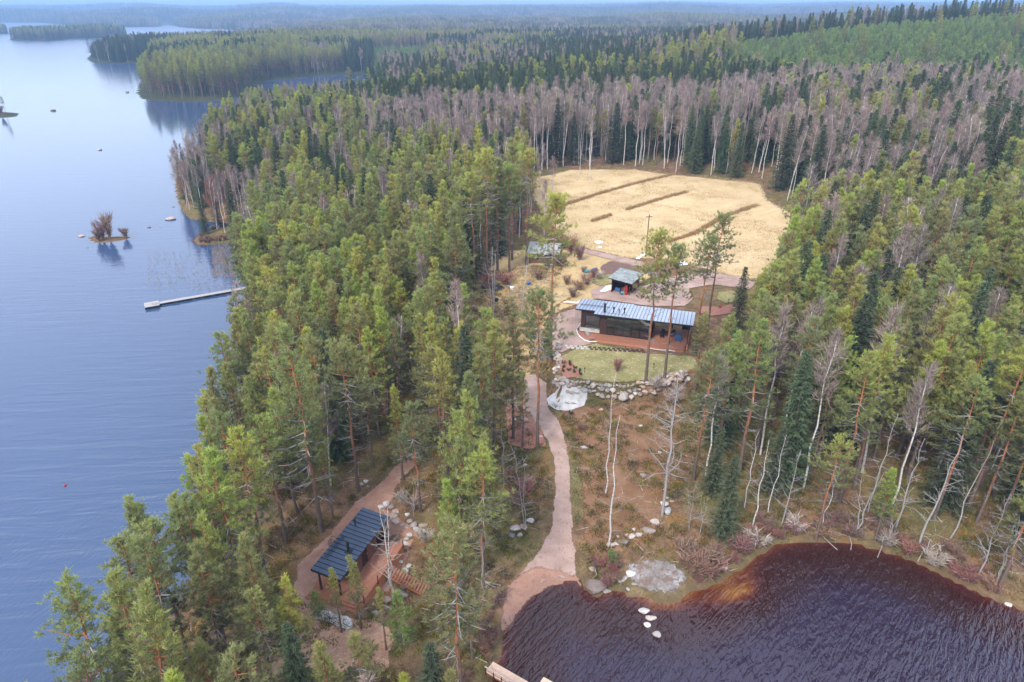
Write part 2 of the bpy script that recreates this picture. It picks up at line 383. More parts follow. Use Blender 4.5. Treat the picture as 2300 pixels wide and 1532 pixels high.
# ------------------------------------------------------------------ sheets: thin ground covers that follow the terrain
def sheet(name, pts, mat, lift=.03, step=.6, z0=None, px=True, jit=.12, kind='structure', seedn=0):
    poly = [at(a, b)[:2] for a, b in pts] if px else list(pts)
    edge = []
    n = len(poly)
    for i in range(n):
        a, b = Vector(poly[i]), Vector(poly[(i + 1) % n]); k = max(1, int((b - a).length / step))
        for j in range(k):
            p = a.lerp(b, j / k); q = mnoise.noise_vector(Vector((p.x * .9, p.y * .9, seedn + 3.1))) * jit * 2
            edge.append((p.x + q.x, p.y + q.y))
    ex = np.array(edge); x0, y0 = ex.min(0); x1, y1 = ex.max(0)
    X, Y = np.meshgrid(np.arange(x0, x1, step), np.arange(y0, y1, step)); X, Y = X.ravel(), Y.ravel()
    k = sdf(X, Y, edge) > step * .45; inner = list(zip(X[k], Y[k]))
    vs = [Vector(p) for p in edge + inner]; ne = len(edge)
    r = delaunay_2d_cdt(vs, [], [list(range(ne))], 1, 1e-4)
    co = np.array([tuple(v) for v in r[0]]); zz = Hi(co[:, 0], co[:, 1]) + lift
    e = np.maximum(sdf(co[:, 0], co[:, 1], edge), 0)
    me = bpy.data.meshes.new(name); me.from_pydata([(a[0], a[1], b) for a, b in zip(co, zz)], [], [tuple(f) for f in r[2]])
    me.polygons.foreach_set('use_smooth', [True] * len(me.polygons))
    A = me.attributes.new('edge', 'FLOAT', 'POINT'); A.data.foreach_set('value', e.astype(np.float32))
    me.materials.append(mat); me.update()
    if me.polygons and me.polygons[0].normal.z < 0: me.flip_normals()
    o = link(name, me); tag(o, kind=kind); return o
def cover(name, stops, nscale=1.2, edge_w=.5, fine=9.0, rough=.95, bump=.4, streak=None, speck=None):
    """ground cover with a broken, irregular rim"""
    t = NT(name); v = t.world()
    n = t.noise(v, nscale, 5, .65); f = t.noise(v, fine, 4, .7)
    c = t.ramp(t.math('ADD', t.math('MULTIPLY', n, .65), t.math('MULTIPLY', f, .35)), stops)
    if streak:
        s = t.noise(t.aniso(math.degrees(streak[0]), .12, 1), streak[1], 3, .6); c = t.mix(t.ramp(s, [(.5, 0), (.7, streak[2])]), c, streak[3])
    if speck:
        s = t.noise(v, speck[0], 2, .8); c = t.mix(t.ramp(s, [(speck[1], 0), (speck[1] + .06, speck[2])]), c, speck[3])
    sh = t.bsdf(c, rough, 0, .15, t.bump(f, bump, .06))
    tr = t.node('BsdfTransparent'); mx = t.node('MixShader')
    e = t.math('SUBTRACT', t.math('DIVIDE', t.attr('edge'), edge_w), t.math('MULTIPLY', t.noise(v, 2.4, 4, .7), 1.0))
    t.l.new(t.ramp(t.math('ADD', e, .5), [(.40, 0), (.60, 1)]), mx.inputs[0]); t.l.new(tr.outputs[0], mx.inputs[1]); t.l.new(sh, mx.inputs[2])
    M[name] = t.done(mx.outputs[0]); return M[name]
cover('gravel', [(.28, (.22, .145, .115)), (.5, (.345, .24, .20)), (.72, (.47, .35, .30))], .55, .55, 11, speck=(2.2, .60, .55, (.17, .10, .065)), streak=(75, .9, .35, (.25, .165, .13)))
cover('red_sand', [(.25, (.22, .11, .075)), (.5, (.32, .18, .13)), (.75, (.44, .29, .225))], .6, .9, 10, speck=(1.6, .58, .5, (.19, .125, .08)))
cover('meadow', [(.25, (.34, .24, .12)), (.5, (.49, .36, .195)), (.75, (.60, .47, .29))], .12, 4.5, 2.2, speck=(.5, .62, .35, (.24, .20, .07)), streak=(math.radians(28), 1.3, .45, (.36, .26, .14)))
cover('lawn', [(.25, (.13, .125, .042)), (.5, (.225, .20, .085)), (.78, (.40, .33, .18))], .55, .5, 10, speck=(3, .6, .7, (.52, .46, .27)))
cover('straw', [(.25, (.28, .19, .09)), (.5, (.42, .30, .15)), (.75, (.55, .42, .23))], .5, 1.6, 5, speck=(1.2, .6, .6, (.20, .16, .06)))
cover('moss', [(.25, (.105, .055, .030)), (.5, (.185, .098, .055)), (.75, (.30, .185, .115))], .45, 1.6, 6, speck=(.7, .60, .55, (.16, .12, .035)))
cover('mulch', [(.25, (.20, .085, .06)), (.5, (.30, .14, .10)), (.75, (.42, .22, .17))], 3, .25, 16)
cover('litter', [(.25, (.24, .13, .085)), (.5, (.36, .21, .14)), (.75, (.52, .36, .26))], 1.4, 1.0, 8, speck=(4, .62, .6, (.62, .47, .34)))
cover('soil', [(.25, (.10, .06, .05)), (.5, (.15, .09, .075)), (.75, (.22, .14, .12))], 2, .5, 8)
cover('rock_face', [(.25, (.30, .29, .28)), (.5, (.52, .51, .50)), (.72, (.60, .59, .58))], .9, .5, 5, streak=(math.radians(80), .8, .5, (.25, .21, .17)), speck=(2.2, .62, .55, (.30, .24, .16)))
cover('granite_ledge', [(.30, (.11, .085, .07)), (.52, (.21, .185, .17)), (.76, (.50, .50, .51))], .50, 1.4, 4, speck=(1.1, .52, .75, (.15, .095, .07)))
cover('snow', [(.3, (.7, .72, .76)), (.7, (.85, .86, .9))], 2, .3, 6)

sheet('clearing', [(1232,905),(1262,890),(1330,905),(1400,885),(1470,880),(1545,890),(1535,1000),(1520,1100),(1500,1200),(1440,1240),(1380,1262),(1310,1290),(1296,1200),(1292,1060),(1270,960)], M['moss'], .02, .8)
sheet('gravel_path', [(1172,842),(1205,838),(1232,862),(1235,915),(1262,950),(1278,1000),(1285,1060),(1288,1120),(1292,1200),(1300,1290),(1286,1304),(1240,1308),(1205,1324),(1150,1300),(1212,1228),(1232,1190),(1241,1100),(1240,1030),(1222,985),(1195,950),(1150,940),(1132,900),(1170,880)], M['gravel'], .05)
sheet('sand_beach', [(1300,1282),(1312,1296),(1316,1330),(1300,1330),(1240,1325),(1205,1345),(1170,1385),(1142,1430),(1112,1436),(1118,1370),(1130,1310),(1168,1280),(1205,1262),(1260,1275)], M['red_sand'], .06)
sheet('meadow_field', [(1180,400),(1270,378),(1430,377),(1500,388),(1722,410),(1745,450),(1800,480),(1860,515),(1800,590),(1720,640),(1640,632),(1500,590),(1400,588),(1290,562),(1230,520),(1180,450)], M['meadow'], .06, 1.6, jit=.5)
sheet('yard_grass', [(1130,560),(1290,560),(1400,580),(1480,620),(1400,660),(1290,690),(1240,715),(1200,860),(1120,850),(1040,760),(1040,690),(1060,640)], M['straw'], .04, 1.0, jit=.4)
sheet('lawn', [(1300,778),(1340,770),(1420,790),(1560,800),(1575,825),(1540,845),(1480,856),(1400,862),(1330,858),(1270,848),(1258,800)], M['lawn'], .07, .6)
sheet('driveway', [(1252,705),(1290,692),(1310,700),(1310,745),(1335,775),(1290,782),(1258,798),(1236,790),(1232,735)], M['gravel'], .09, .6)
sheet('gravel_yard', [(1322,655),(1350,640),(1400,650),(1450,640),(1520,618),(1590,612),(1660,620),(1700,636),(1690,652),(1600,642),(1550,650),(1560,672),(1540,690),(1460,690),(1330,672)], M['gravel'], .11, .8)
sheet('side_lawn', [(1612,655),(1640,652),(1668,660),(1662,676),(1630,684),(1606,672)], M['lawn'], .10, .7)
sheet('bark_bed', [(1568,688),(1610,690),(1668,680),(1670,700),(1600,712),(1570,704)], M['mulch'], .10, .6)
sheet('dirt_road', [(1296,556),(1320,560),(1400,578),(1452,590),(1446,602),(1420,598),(1350,580),(1300,566)], M['gravel'], .13, .8)
sheet('vegetable_plot', [(1345,600),(1370,585),(1445,603),(1440,618),(1400,620),(1352,618)], M['soil'], .12, .8)
sheet('green_grass', [(1340,618),(1400,616),(1392,634),(1350,645),(1325,636)], M['lawn'], .14, .6)
sheet('shrub_bed', [(1258,800),(1285,812),(1312,848),(1262,852),(1250,825)], M['mulch'], .11, .4)
sheet('flower_bed', [(1295,738),(1312,741),(1346,747),(1344,762),(1320,768),(1298,752)], M['mulch'], .12, .3)
sheet('forest_trail', [(648,1330),(660,1270),(720,1210),(790,1130),(850,1080),(900,1025),(930,1005),(962,1000),(955,1030),(905,1085),(880,1140),(905,1160),(960,1200),(930,1240),(880,1330),(800,1385),(720,1390),(640,1420)], M['red_sand'], .03, .6, jit=.3)
sheet('leaf_litter', [(600,1360),(650,1320),(690,1345),(760,1370),(860,1380),(900,1440),(880,1532),(600,1532),(560,1480)], M['litter'], .05, .6, jit=.4)
sheet('mulch_bank', [(1132,905),(1190,925),(1222,970),(1228,1005),(1180,1010),(1140,1000)], M['mulch'], .09, .4)
sheet('pale_bedrock', flatz([(1222,884),(1240,878),(1290,882),(1325,888),(1318,903),(1285,914),(1248,912),(1228,900)], 3.7), M['rock_face'], .10, .35, px=False, jit=.1)
sheet('cabin_bedrock', [(690,1375),(730,1368),(790,1382),(800,1405),(790,1425),(740,1405),(700,1398)], M['rock_face'], .12, .35, jit=.15)
sheet('shore_ledge', [(1395,1262),(1440,1248),(1510,1250),(1545,1275),(1560,1310),(1542,1338),(1500,1352),(1462,1346),(1430,1338),(1400,1310)], M['granite_ledge'], .07, .5, jit=.2)
for i, pts in enumerate([[(1332,543),(1352,541),(1358,548),(1338,550)], [(1340,556),(1356,554),(1352,561)], [(1425,582),(1440,572),(1462,566),(1464,570),(1445,578),(1432,586)], [(1515,590),(1540,586),(1548,596),(1525,600)], [(1345,655),(1362,643),(1378,640),(1374,652),(1355,660)]]):
    sheet('snow_patch', pts, M['snow'], .16, .5)
# ------------------------------------------------------------------ trees
def t_bark():
    t = NT('pine_bark'); v = t.coord('Object'); g = t.node('TexCoord'); sx = t.node('SeparateXYZ'); t.l.new(g.outputs['Object'], sx.inputs[0])
    h = t.math('DIVIDE', sx.outputs['Z'], 16.0)
    n = t.noise(t.coord('Object', (3, 3, .8)), 2.5, 4, .7)
    c = t.ramp(t.math('ADD', h, t.math('MULTIPLY', t.math('SUBTRACT', n, .5), .12)), [(.18, (.15, .115, .095)), (.38, (.30, .13, .07)), (.6, (.38, .16, .075))])
    c = t.mix(t.ramp(n, [(.4, .5), (.55, 0)]), c, (.07, .045, .035))
    return t.done(t.bsdf(c, .95, 0, .1, t.bump(n, .5, .05)))
M['pine_bark'] = t_bark()
simple('spruce_bark', (.13, .10, .085), .95, var=.4, scale=4)
simple('dead_wood', (.29, .27, .255), .9, var=.3, scale=3)
simple('fine_twig', (.30, .23, .21), .9, var=.3, scale=1)
def t_birch():
    t = NT('birch_bark'); n = t.noise(t.coord('Object', (1.2, 1.2, 5)), 1.6, 3, .7)
    c = t.ramp(n, [(.36, (.14, .12, .11)), (.46, (.50, .47, .44)), (.75, (.70, .67, .63))])
    return t.done(t.bsdf(c, .8, 0, .2))
M['birch_bark'] = t_birch()
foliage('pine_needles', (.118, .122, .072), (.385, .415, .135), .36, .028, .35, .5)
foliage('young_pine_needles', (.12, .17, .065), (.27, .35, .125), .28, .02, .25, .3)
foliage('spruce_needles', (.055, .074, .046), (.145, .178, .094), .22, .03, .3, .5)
foliage('birch_twigs', (.20, .150, .132), (.38, .305, .27), .0, .02, .4, .35)
foliage('alder_twigs', (.15, .125, .115), (.26, .22, .20), .0, .03, .4, .4)
foliage('rust_twigs', (.20, .11, .075), (.34, .20, .14), .0, .03, .3, .3)

class TM:
    """triangle soup for crowns"""
    def __init__(s): s.v = []; s.t = []
    def blade(s, p, d, L, w, tip, rnd):
        d = d.normalized(); u = d.cross(Vector((rnd.uniform(-1, 1), rnd.uniform(-1, 1), rnd.uniform(-1, 1))))
        if u.length < 1e-4: return
        u.normalize(); a = p - u * w * .5; b = p + u * w * .5; c = p + d * L
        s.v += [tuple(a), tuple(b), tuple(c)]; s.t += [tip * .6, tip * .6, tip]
    def mesh(s, name, mat):
        n = len(s.v) // 3; me = bpy.data.meshes.new(name)
        me.vertices.add(n * 3); me.vertices.foreach_set('co', np.array(s.v, np.float32).ravel())
        me.loops.add(n * 3); me.loops.foreach_set('vertex_index', np.arange(n * 3, dtype=np.int32))
        me.polygons.add(n); me.polygons.foreach_set('loop_start', (np.arange(n) * 3).astype(np.int32)); me.polygons.foreach_set('loop_total', np.full(n, 3, np.int32))
        me.materials.append(mat); me.update(calc_edges=True)
        A = me.attributes.new('tip', 'FLOAT', 'POINT'); A.data.foreach_set('value', np.array(s.t, np.float32))
        return me
def R3(r, s=1.0): return Vector((r.uniform(-s, s), r.uniform(-s, s), r.uniform(-s, s)))

def make_pine(seed, ht=16.0, base=.45, R=2.3, dens=1.0, topy=1.0, dead=8, sparse=.12, mat='pine_needles', size=1.0):
    """Scots pine: bare lower trunk, tiered branches with needle pads, dead snags below the crown"""
    r = random.Random(seed); tr = MB(); cr = TM()
    lean = Vector((r.uniform(-.3, .3), r.uniform(-.3, .3), 0)); wob = [Vector((r.uniform(-.16, .16), r.uniform(-.16, .16), 0)) for _ in range(9)]
    def ax(z):
        t = z / ht; k = t * 8; i = min(7, int(k)); f = k - i
        return wob[i].lerp(wob[i + 1], f) * min(1, t * 2) + lean * t * t + Vector((0, 0, z))
    r0 = .0105 * ht; side = r.uniform(0, 6.28); lop = r.uniform(0, .35)
    tr.path([ax(ht * i / 10) for i in range(11)], [r0 * (1.12 if i == 0 else 1) * (1 - i / 10.6) + .012 for i in range(11)], 7)
    zb = ht * base; z = zb
    while z < ht - .25:
        t = (ht - z) / (ht - zb)                         # 0 at the tip
        prof = min(1, t * 1.22) ** topy * (1 - .25 * max(0, t - .82) / .18)
        n = r.choice((3, 4, 4, 5)) if t > .15 else r.choice((3, 4))
        a0 = r.uniform(0, 6.28)
        for k in range(n):
            if r.random() < sparse + .22 * max(0, t - .6): continue
            a = a0 + 6.283 * k / n + r.uniform(-.4, .4); L = R * prof * r.uniform(.55, 1.28) * (1 + lop * math.cos(a - side)) + .20
            el = math.radians(52 - 60 * min(1, t * 1.4) + r.uniform(-10, 10))
            d = Vector((math.cos(a) * math.cos(el), math.sin(a) * math.cos(el), math.sin(el))); p0 = ax(z)
            mid = p0 + d * L * .5 + Vector((0, 0, -.05 * L)); p1 = p0 + d * L + Vector((0, 0, .16 * L))
            tr.path([p0, mid, p1], [.020 + .016 * L, .014 + .007 * L, .007], 4, m=0 if t < .6 else 1)
            m = max(3, int((3 + 7.2 * L) * dens)); live = 1.0 if t < .7 else 1.0 - .45 * (t - .7) / .3
            for j in range(m):
                if r.random() > live: continue
                f = .34 + .70 * (j + r.random()) / m
                q = (p0.lerp(mid, f * 2) if f < .5 else mid.lerp(p1, f * 2 - 1)); sp = .13 + .26 * L * (1 - abs(f - .72)) * .8
                q = q + Vector((r.gauss(0, sp * .62), r.gauss(0, sp * .62), abs(r.gauss(0, .10))))
                up = (d * .75 + Vector((0, 0, .8)) + R3(r, .45)).normalized()
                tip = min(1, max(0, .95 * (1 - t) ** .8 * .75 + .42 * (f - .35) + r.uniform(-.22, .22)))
                for _ in range(int(12 * size)):
                    cr.blade(q + R3(r, .09), up + R3(r, .85), r.uniform(.22, .42), r.uniform(.034, .066) / size ** .5, tip, r)
        z += r.uniform(.36, .64) * (.72 + .5 * t)
    top = ax(ht - .45)
    for _ in range(26): cr.blade(top + R3(r, .09) + Vector((0, 0, r.uniform(-.2, .3))), Vector((0, 0, 1)) + R3(r, .6), .42, .055, .95, r)
    for _ in range(dead * 2):
        z = r.uniform(ht * .18, zb + 1.6); a = r.uniform(0, 6.28); L = r.uniform(.5, 1.9) * (.5 + .6 * z / zb * .8); p0 = ax(z)
        d = Vector((math.cos(a), math.sin(a), r.uniform(-.25, .25))); p1 = p0 + d * L * .6; p2 = p1 + (d + Vector((0, 0, r.uniform(-.1, .5)))) * L * .4
        tr.path([p0, p1, p2], [.028, .018, .006], 3, m=1)
        for _ in range(3):
            q = p0.lerp(p2, r.uniform(.35, 1)); tr.path([q, q + (d + R3(r, .8)) * r.uniform(.25, .5)], [.011, .004], 3, m=1)
    return tr.mesh('pine_trunk', [M['pine_bark'], M['dead_wood']], True), cr.mesh('pine_crown', M[mat])

def make_spruce(seed, ht=16.0, base=.06, R=2.0, n_bl=9, mat='spruce_needles', step=.38, droop=.35, cone=.85):
    r = random.Random(seed); tr = MB(); cr = TM()
    tr.path([(0, 0, ht * i / 6) for i in range(7)], [.010 * ht * (1 - i / 6.3) + .012 for i in range(7)], 6)
    z = ht * base; zb = z
    while z < ht - .2:
        t = (ht - z) / (ht - zb); L0 = R * (t ** cone) * r.uniform(.86, 1.1) + .12
        n = 5 + int(3 * t); a0 = r.uniform(0, 6.28)
        for k in range(n):
            a = a0 + 6.283 * k / n + r.uniform(-.3, .3); L = L0 * r.uniform(.72, 1.18)
            d = Vector((math.cos(a), math.sin(a), 0)); el = .35 - .55 * t
            m = max(2, int((1 + 2.6 * L)))
            for j in range(m):
                f = (j + r.uniform(.35, 1)) / m; q = Vector((0, 0, z)) + d * L * f + Vector((0, 0, el * L * f - droop * .22 * L * math.sin(f * 2.6) + .10 * L * f * f)) + R3(r, .08)
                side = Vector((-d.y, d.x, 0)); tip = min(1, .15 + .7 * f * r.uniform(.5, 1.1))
                for _ in range(n_bl):
                    s = r.choice((-1, 1)); dd = d * r.uniform(.35, 1) + side * s * r.uniform(0, .9) + Vector((0, 0, r.uniform(-.55, .22)))
                    cr.blade(q + R3(r, .07), dd, r.uniform(.30, .58) * (.6 + .4 * min(1, L)), r.uniform(.07, .13), tip, r)
        z += r.uniform(.75, 1.2) * step * (.7 + .6 * t)
    for _ in range(8): cr.blade(Vector((0, 0, ht - .5)) + R3(r, .08), Vector((0, 0, 1)) + R3(r, .3), .6, .08, .7, r)
    return tr.mesh('spruce_trunk', M['spruce_bark'], True), cr.mesh('spruce_crown', M[mat])

def make_birch(seed, ht=16.0, base=.35, R=1.7, n_br=30, n_tw=38, mat='birch_twigs', bark='birch_bark', fork=0, tw=.05, twl=(.5, 1.1), lean=.0, vase=.6):
    r = random.Random(seed); tr = MB(); cr = TM(); stems = []
    ns = 1 + fork
    for s_ in range(ns):
        a = r.uniform(0, 6.28); sp = (.0 if ns == 1 else ht * r.uniform(.05, .12)); off = Vector((math.cos(a), math.sin(a), 0)) * sp + Vector((lean, 0, 0)) * ht
        w = [R3(r, .16) for _ in range(7)]
        pts = [Vector((0, 0, ht * i / 7 * (1 if s_ == 0 else .92))) + off * (i / 7) ** 1.3 + (Vector((w[i - 1].x, w[i - 1].y, 0)) if i else Vector()) for i in range(8)]
        tr.path(pts, [.0062 * ht * (1 - i / 7.4) * (1 if ns == 1 else .8) + .022 for i in range(8)], 6); stems.append(pts)
    for s_, pts in enumerate(stems):
        def ax(t):
            k = t * 7; i = min(6, int(k)); return pts[i].lerp(pts[i + 1], k - i)
        nb = n_br // ns
        for b in range(nb):
            t = base + (1 - base) * (b + r.random()) / nb * .97; tt = (t - base) / (1 - base)
            L = R * (math.sin(min(1, (1 - tt) * 1.25 + .08) * 1.57)) * r.uniform(.7, 1.15) * (.55 + .45 * min(1, tt * 3 + .3)); a = r.uniform(0, 6.28)
            el = math.radians(35 + 30 * tt + r.uniform(-10, 12)); d = Vector((math.cos(a) * math.cos(el), math.sin(a) * math.cos(el), math.sin(el)))
            p0 = ax(min(t, .995)); L *= 1.25; p1 = p0 + d * L * .55; p2 = p1 + (d + Vector((0, 0, .25 * vase))) * L * .45
            tr.path([p0, p1, p2], [.012 + .011 * L, .010 + .005 * L, .006], 3, m=1)
            for j in range(int(n_tw * (.45 + .55 * min(1, L / R)))):
                f = r.uniform(.2, 1.05); q = p0.lerp(p2, f) + R3(r, .10 + .16 * L)
                dd = d * .7 + Vector((0, 0, r.uniform(-.35, .9))) + R3(r, .6)
                cr.blade(q, dd, r.uniform(*twl), tw * r.uniform(.6, 1.2), r.uniform(.1, .9), r)
    return tr.mesh('birch_trunk', [M[bark], M['fine_twig'] if bark == 'birch_bark' else M['dead_wood']], True), cr.mesh('birch_crown', M[mat])

def merge(pair, name):
    """trunk and crown in one mesh (only for the uncountable far trees)"""
    a, b = pair; bm = bmesh.new(); bm.from_mesh(a)
    me = bpy.data.meshes.new(name); n0 = len(a.vertices); va = np.empty(n0 * 3, np.float32); a.vertices.foreach_get('co', va)
    bm.free(); bm = bmesh.new(); bm.from_mesh(a); bm.from_mesh(b)
    na = len(a.materials); fa = len(a.polygons); bm.faces.ensure_lookup_table()
    for i in range(fa, len(bm.faces)): bm.faces[i].material_index = na
    bm.to_mesh(me); bm.free()
    for q in list(a.materials) + list(b.materials): me.materials.append(q)
    A = me.attributes.get('tip') or me.attributes.new('tip', 'FLOAT', 'POINT')
    vals = np.zeros(len(me.vertices), np.float32); tb = np.empty(len(b.vertices), np.float32); b.attributes['tip'].data.foreach_get('value', tb); vals[-len(tb):] = tb
    me.attributes['tip'].data.foreach_set('value', vals)
    return me

PINE = [make_pine(100 + i, 16, base=[.36,.46,.30,.54,.40,.60,.34,.48][i], R=[1.75,2.0,1.65,2.1,1.85,2.0,1.9,1.55][i], topy=[.95,.85,1.05,.75,.95,.65,.85,1.0][i], sparse=[.14,.22,.16,.28,.2,.28,.16,.24][i]) for i in range(8)]
PINE_TALL = [make_pine(140 + i, 16, base=[.58,.66,.60][i], R=[2.3,2.1,2.5][i], topy=.6, sparse=.14, dead=16, dens=1.0) for i in range(3)]
PINE_THIN = [make_pine(150 + i, 16, base=[.30,.42][i], R=[1.05,.9][i], topy=1.0, sparse=.25, dead=10, dens=.8) for i in range(2)]
YOUNG = [make_pine(160 + i, 7, base=.10, R=1.35, topy=1.0, sparse=.05, dead=0, mat='young_pine_needles', dens=.9) for i in range(3)]
SPRUCE = [make_spruce(200 + i, 16, base=[.05,.12,.08,.03][i], R=[2.2,1.9,2.4,2.6][i], cone=[.8,.7,.85,.75][i]) for i in range(4)]
BIRCH = [make_birch(300 + i, 16, base=[.52,.45,.58,.46][i], R=[1.4,1.7,1.3,1.6][i], fork=[0,0,0,1][i], mat=['birch_twigs','birch_twigs','birch_twigs','birch_twigs'][i]) for i in range(4)]
ALDER = [make_birch(320 + i, 12, base=.2, R=2.2, fork=2, n_br=36, n_tw=44, mat=['alder_twigs','rust_twigs'][i], vase=1.0) for i in range(2)]
# low detail forms for the uncountable forest behind
def lod(maker, **k): return merge(maker(**k), 'far_tree')

def gn_stuff(name, pts, meshes, label, cat=None):
    """one uncountable mass: points with size, turn and variant -> instances"""
    me = bpy.data.meshes.new(name); n = len(pts); P_ = np.array([p[:3] for p in pts], np.float32)
    me.vertices.add(n); me.vertices.foreach_set('co', P_.ravel())
    for an, k, ty in (('size', 3, 'FLOAT'), ('turn', 4, 'FLOAT'), ('variant', 5, 'INT')):
        A = me.attributes.new(an, ty, 'POINT'); A.data.foreach_set('value', np.array([p[k] for p in pts], np.int32 if ty == 'INT' else np.float32))
    o = link(name, me); tag(o, label, None, None, 'stuff')
    g = bpy.data.node_groups.new(name, 'GeometryNodeTree')
    g.interface.new_socket('Geometry', in_out='INPUT', socket_type='NodeSocketGeometry'); g.interface.new_socket('Geometry', in_out='OUTPUT', socket_type='NodeSocketGeometry')
    N, L = g.nodes, g.links; gi = N.new('NodeGroupInput'); go = N.new('NodeGroupOutput'); jn = N.new('GeometryNodeJoinGeometry')
    for i, m in enumerate(meshes):
        u = bpy.data.objects.new(name + '_form', m); q = N.new('GeometryNodeObjectInfo'); q.inputs['Object'].default_value = u; q.inputs['As Instance'].default_value = True
        L.new(q.outputs['Geometry'], jn.inputs[0])
    ip = N.new('GeometryNodeInstanceOnPoints'); ip.inputs['Pick Instance'].default_value = True
    def na(nm, ty):
        q = N.new('GeometryNodeInputNamedAttribute'); q.data_type = ty; q.inputs['Name'].default_value = nm; return q.outputs['Attribute']
    cx = N.new('ShaderNodeCombineXYZ'); L.new(na('turn', 'FLOAT'), cx.inputs['Z'])
    L.new(gi.outputs[0], ip.inputs['Points']); L.new(jn.outputs[0], ip.inputs['Instance']); L.new(na('variant', 'INT'), ip.inputs['Instance Index'])
    L.new(cx.outputs[0], ip.inputs['Rotation']); L.new(na('size', 'FLOAT'), ip.inputs['Scale']); L.new(ip.outputs[0], go.inputs[0])
    md = o.modifiers.new('scatter', 'NODES'); md.node_group = g
    return o

def in_poly(poly):
    """point in pixel polygon"""
    def f(px, py):
        c = False; n = len(poly)
        for i in range(n):
            ax, ay = poly[i]; bx, by = poly[(i + 1) % n]
            if (ay > py) != (by > py) and px < (bx - ax) * (py - ay) / (by - ay) + ax: c = not c
        return c
    return f
KEEP_BARE = [[at(a, b)[:2] for a, b in p] for p in (   # open ground: no tree stands here
    [(1180,400),(1270,376),(1430,376),(1500,388),(1722,410),(1750,450),(1810,480),(1860,515),(1800,590),(1740,660),(1700,780),(1560,860),(1540,1000),(1520,1100),(1500,1220),(1560,1250),(1560,1340),(1300,1340),(1200,1340),(1110,1440),(1110,1300),(1190,1210),(1225,1100),(1225,1010),(1130,1000),(1130,840),(1230,790),(1100,760),(1040,740),(1050,640),(1140,560),(1230,540)],
    [(640,1420),(640,1300),(700,1200),(840,1050),(930,990),(970,1000),(950,1080),(970,1180),(980,1340),(880,1400),(800,1420)])]
# things in view that no other tree may hide
KEEP_SEEN = [in_poly(p) for p in (
    [(1236,870),(1540,870),(1530,1100),(1500,1220),(1560,1300),(1540,1345),(1290,1345),(1130,1420),(1115,1400),(1140,1320),(1215,1210),(1235,1120),(1235,1010),(1190,930),(1160,880),(1180,845)],
    [(688,1345),(660,1310),(700,1240),(800,1100),(900,1020),(955,1005),(900,1090),(880,1145),(960,1180),(960,1340),(860,1385),(780,1370)],
    [(1245,790),(1245,720),(1290,680),(1250,620),(1290,560),(1230,480),(1190,400),(1260,375),(1730,405),(1760,440),(1680,500),(1640,600),(1690,650),(1640,700),(1570,800),(1545,860),(1255,860)],
    [(1070,640),(1250,560),(1250,640),(1230,700),(1080,700)])]
# ------------------------------------------------------------------ where the trees stand
rf = random.Random(77)
def bare(X, Y):
    m = np.zeros(len(X), bool)
    for p in KEEP_BARE: m |= sdf(X, Y, p) > -.8
    return m
def hides(x, y, z, h):
    for k in (.12, .25, .4, .55, .7, .82, .95):
        a, b, d = project(x, y, z + h * k); w = (1.1 if k > .4 else .15) * F / d
        for f in KEEP_SEEN:
            if f(a, b) or f(a - w, b) or f(a + w, b): return True
    return False
def scatter(xr, yr, s, jit=.48):
    xs = np.arange(xr[0], xr[1], s); ys = np.arange(yr[0], yr[1], s); X, Y = np.meshgrid(xs, ys); X = X + (np.arange(len(ys)) % 2)[:, None] * s * .5
    X = X.ravel(); Y = Y.ravel(); r = np.random.RandomState(int(abs(xr[0]) + yr[0] * 3 + s * 100))
    X = X + r.uniform(-jit, jit, len(X)) * s; Y = Y + r.uniform(-jit, jit, len(Y)) * s
    return X, Y, r
SKY_NEAR = ([430, 455, 520, 580, 700, 830, 870], [262, 245, 214, 205, 192, 188, 180])
SKY_H2 = ([300, 318, 345, 400, 480, 540, 575], [160, 132, 108, 98, 106, 116, 135])
SKY_H3 = ([190, 215, 250, 300, 400, 560, 620], [122, 100, 84, 75, 76, 73, 66])
def clamp_height(x, y, z, h, px):
    """the stands along the straits are lower: keep the water behind them open as it is there"""
    tab = SKY_NEAR if (430 < px < 870 and 230 < y < 400) else (SKY_H2 if (300 < px < 575 and 400 <= y < 580) else (SKY_H3 if (190 < px < 620 and 580 <= y < 1400) else None))
    if tab is None: return h
    lim = np.interp(px, *tab); top = CAM_H - y * math.tan(PITCH + math.atan((lim - 766) / F)) - z
    return min(h, top + (h * .13) * (math.sin(x * 7.3 + y * 3.1)))
trees = []      # (kind, x, y, z, height, depth, px, py)
def visible(X, Y, Z, pad=60, hh=18):
    d = Y * CP - (Z - CAM_H) * SP; px = 1150 + F * X / d
    dt = Y * CP - (Z + hh - CAM_H) * SP; pyt = 766 - F * (Y * SP + (Z + hh - CAM_H) * CP) / dt
    return (px > -pad) & (px < 2300 + pad) & (pyt < 1600) & (d > 5)
HAND = []
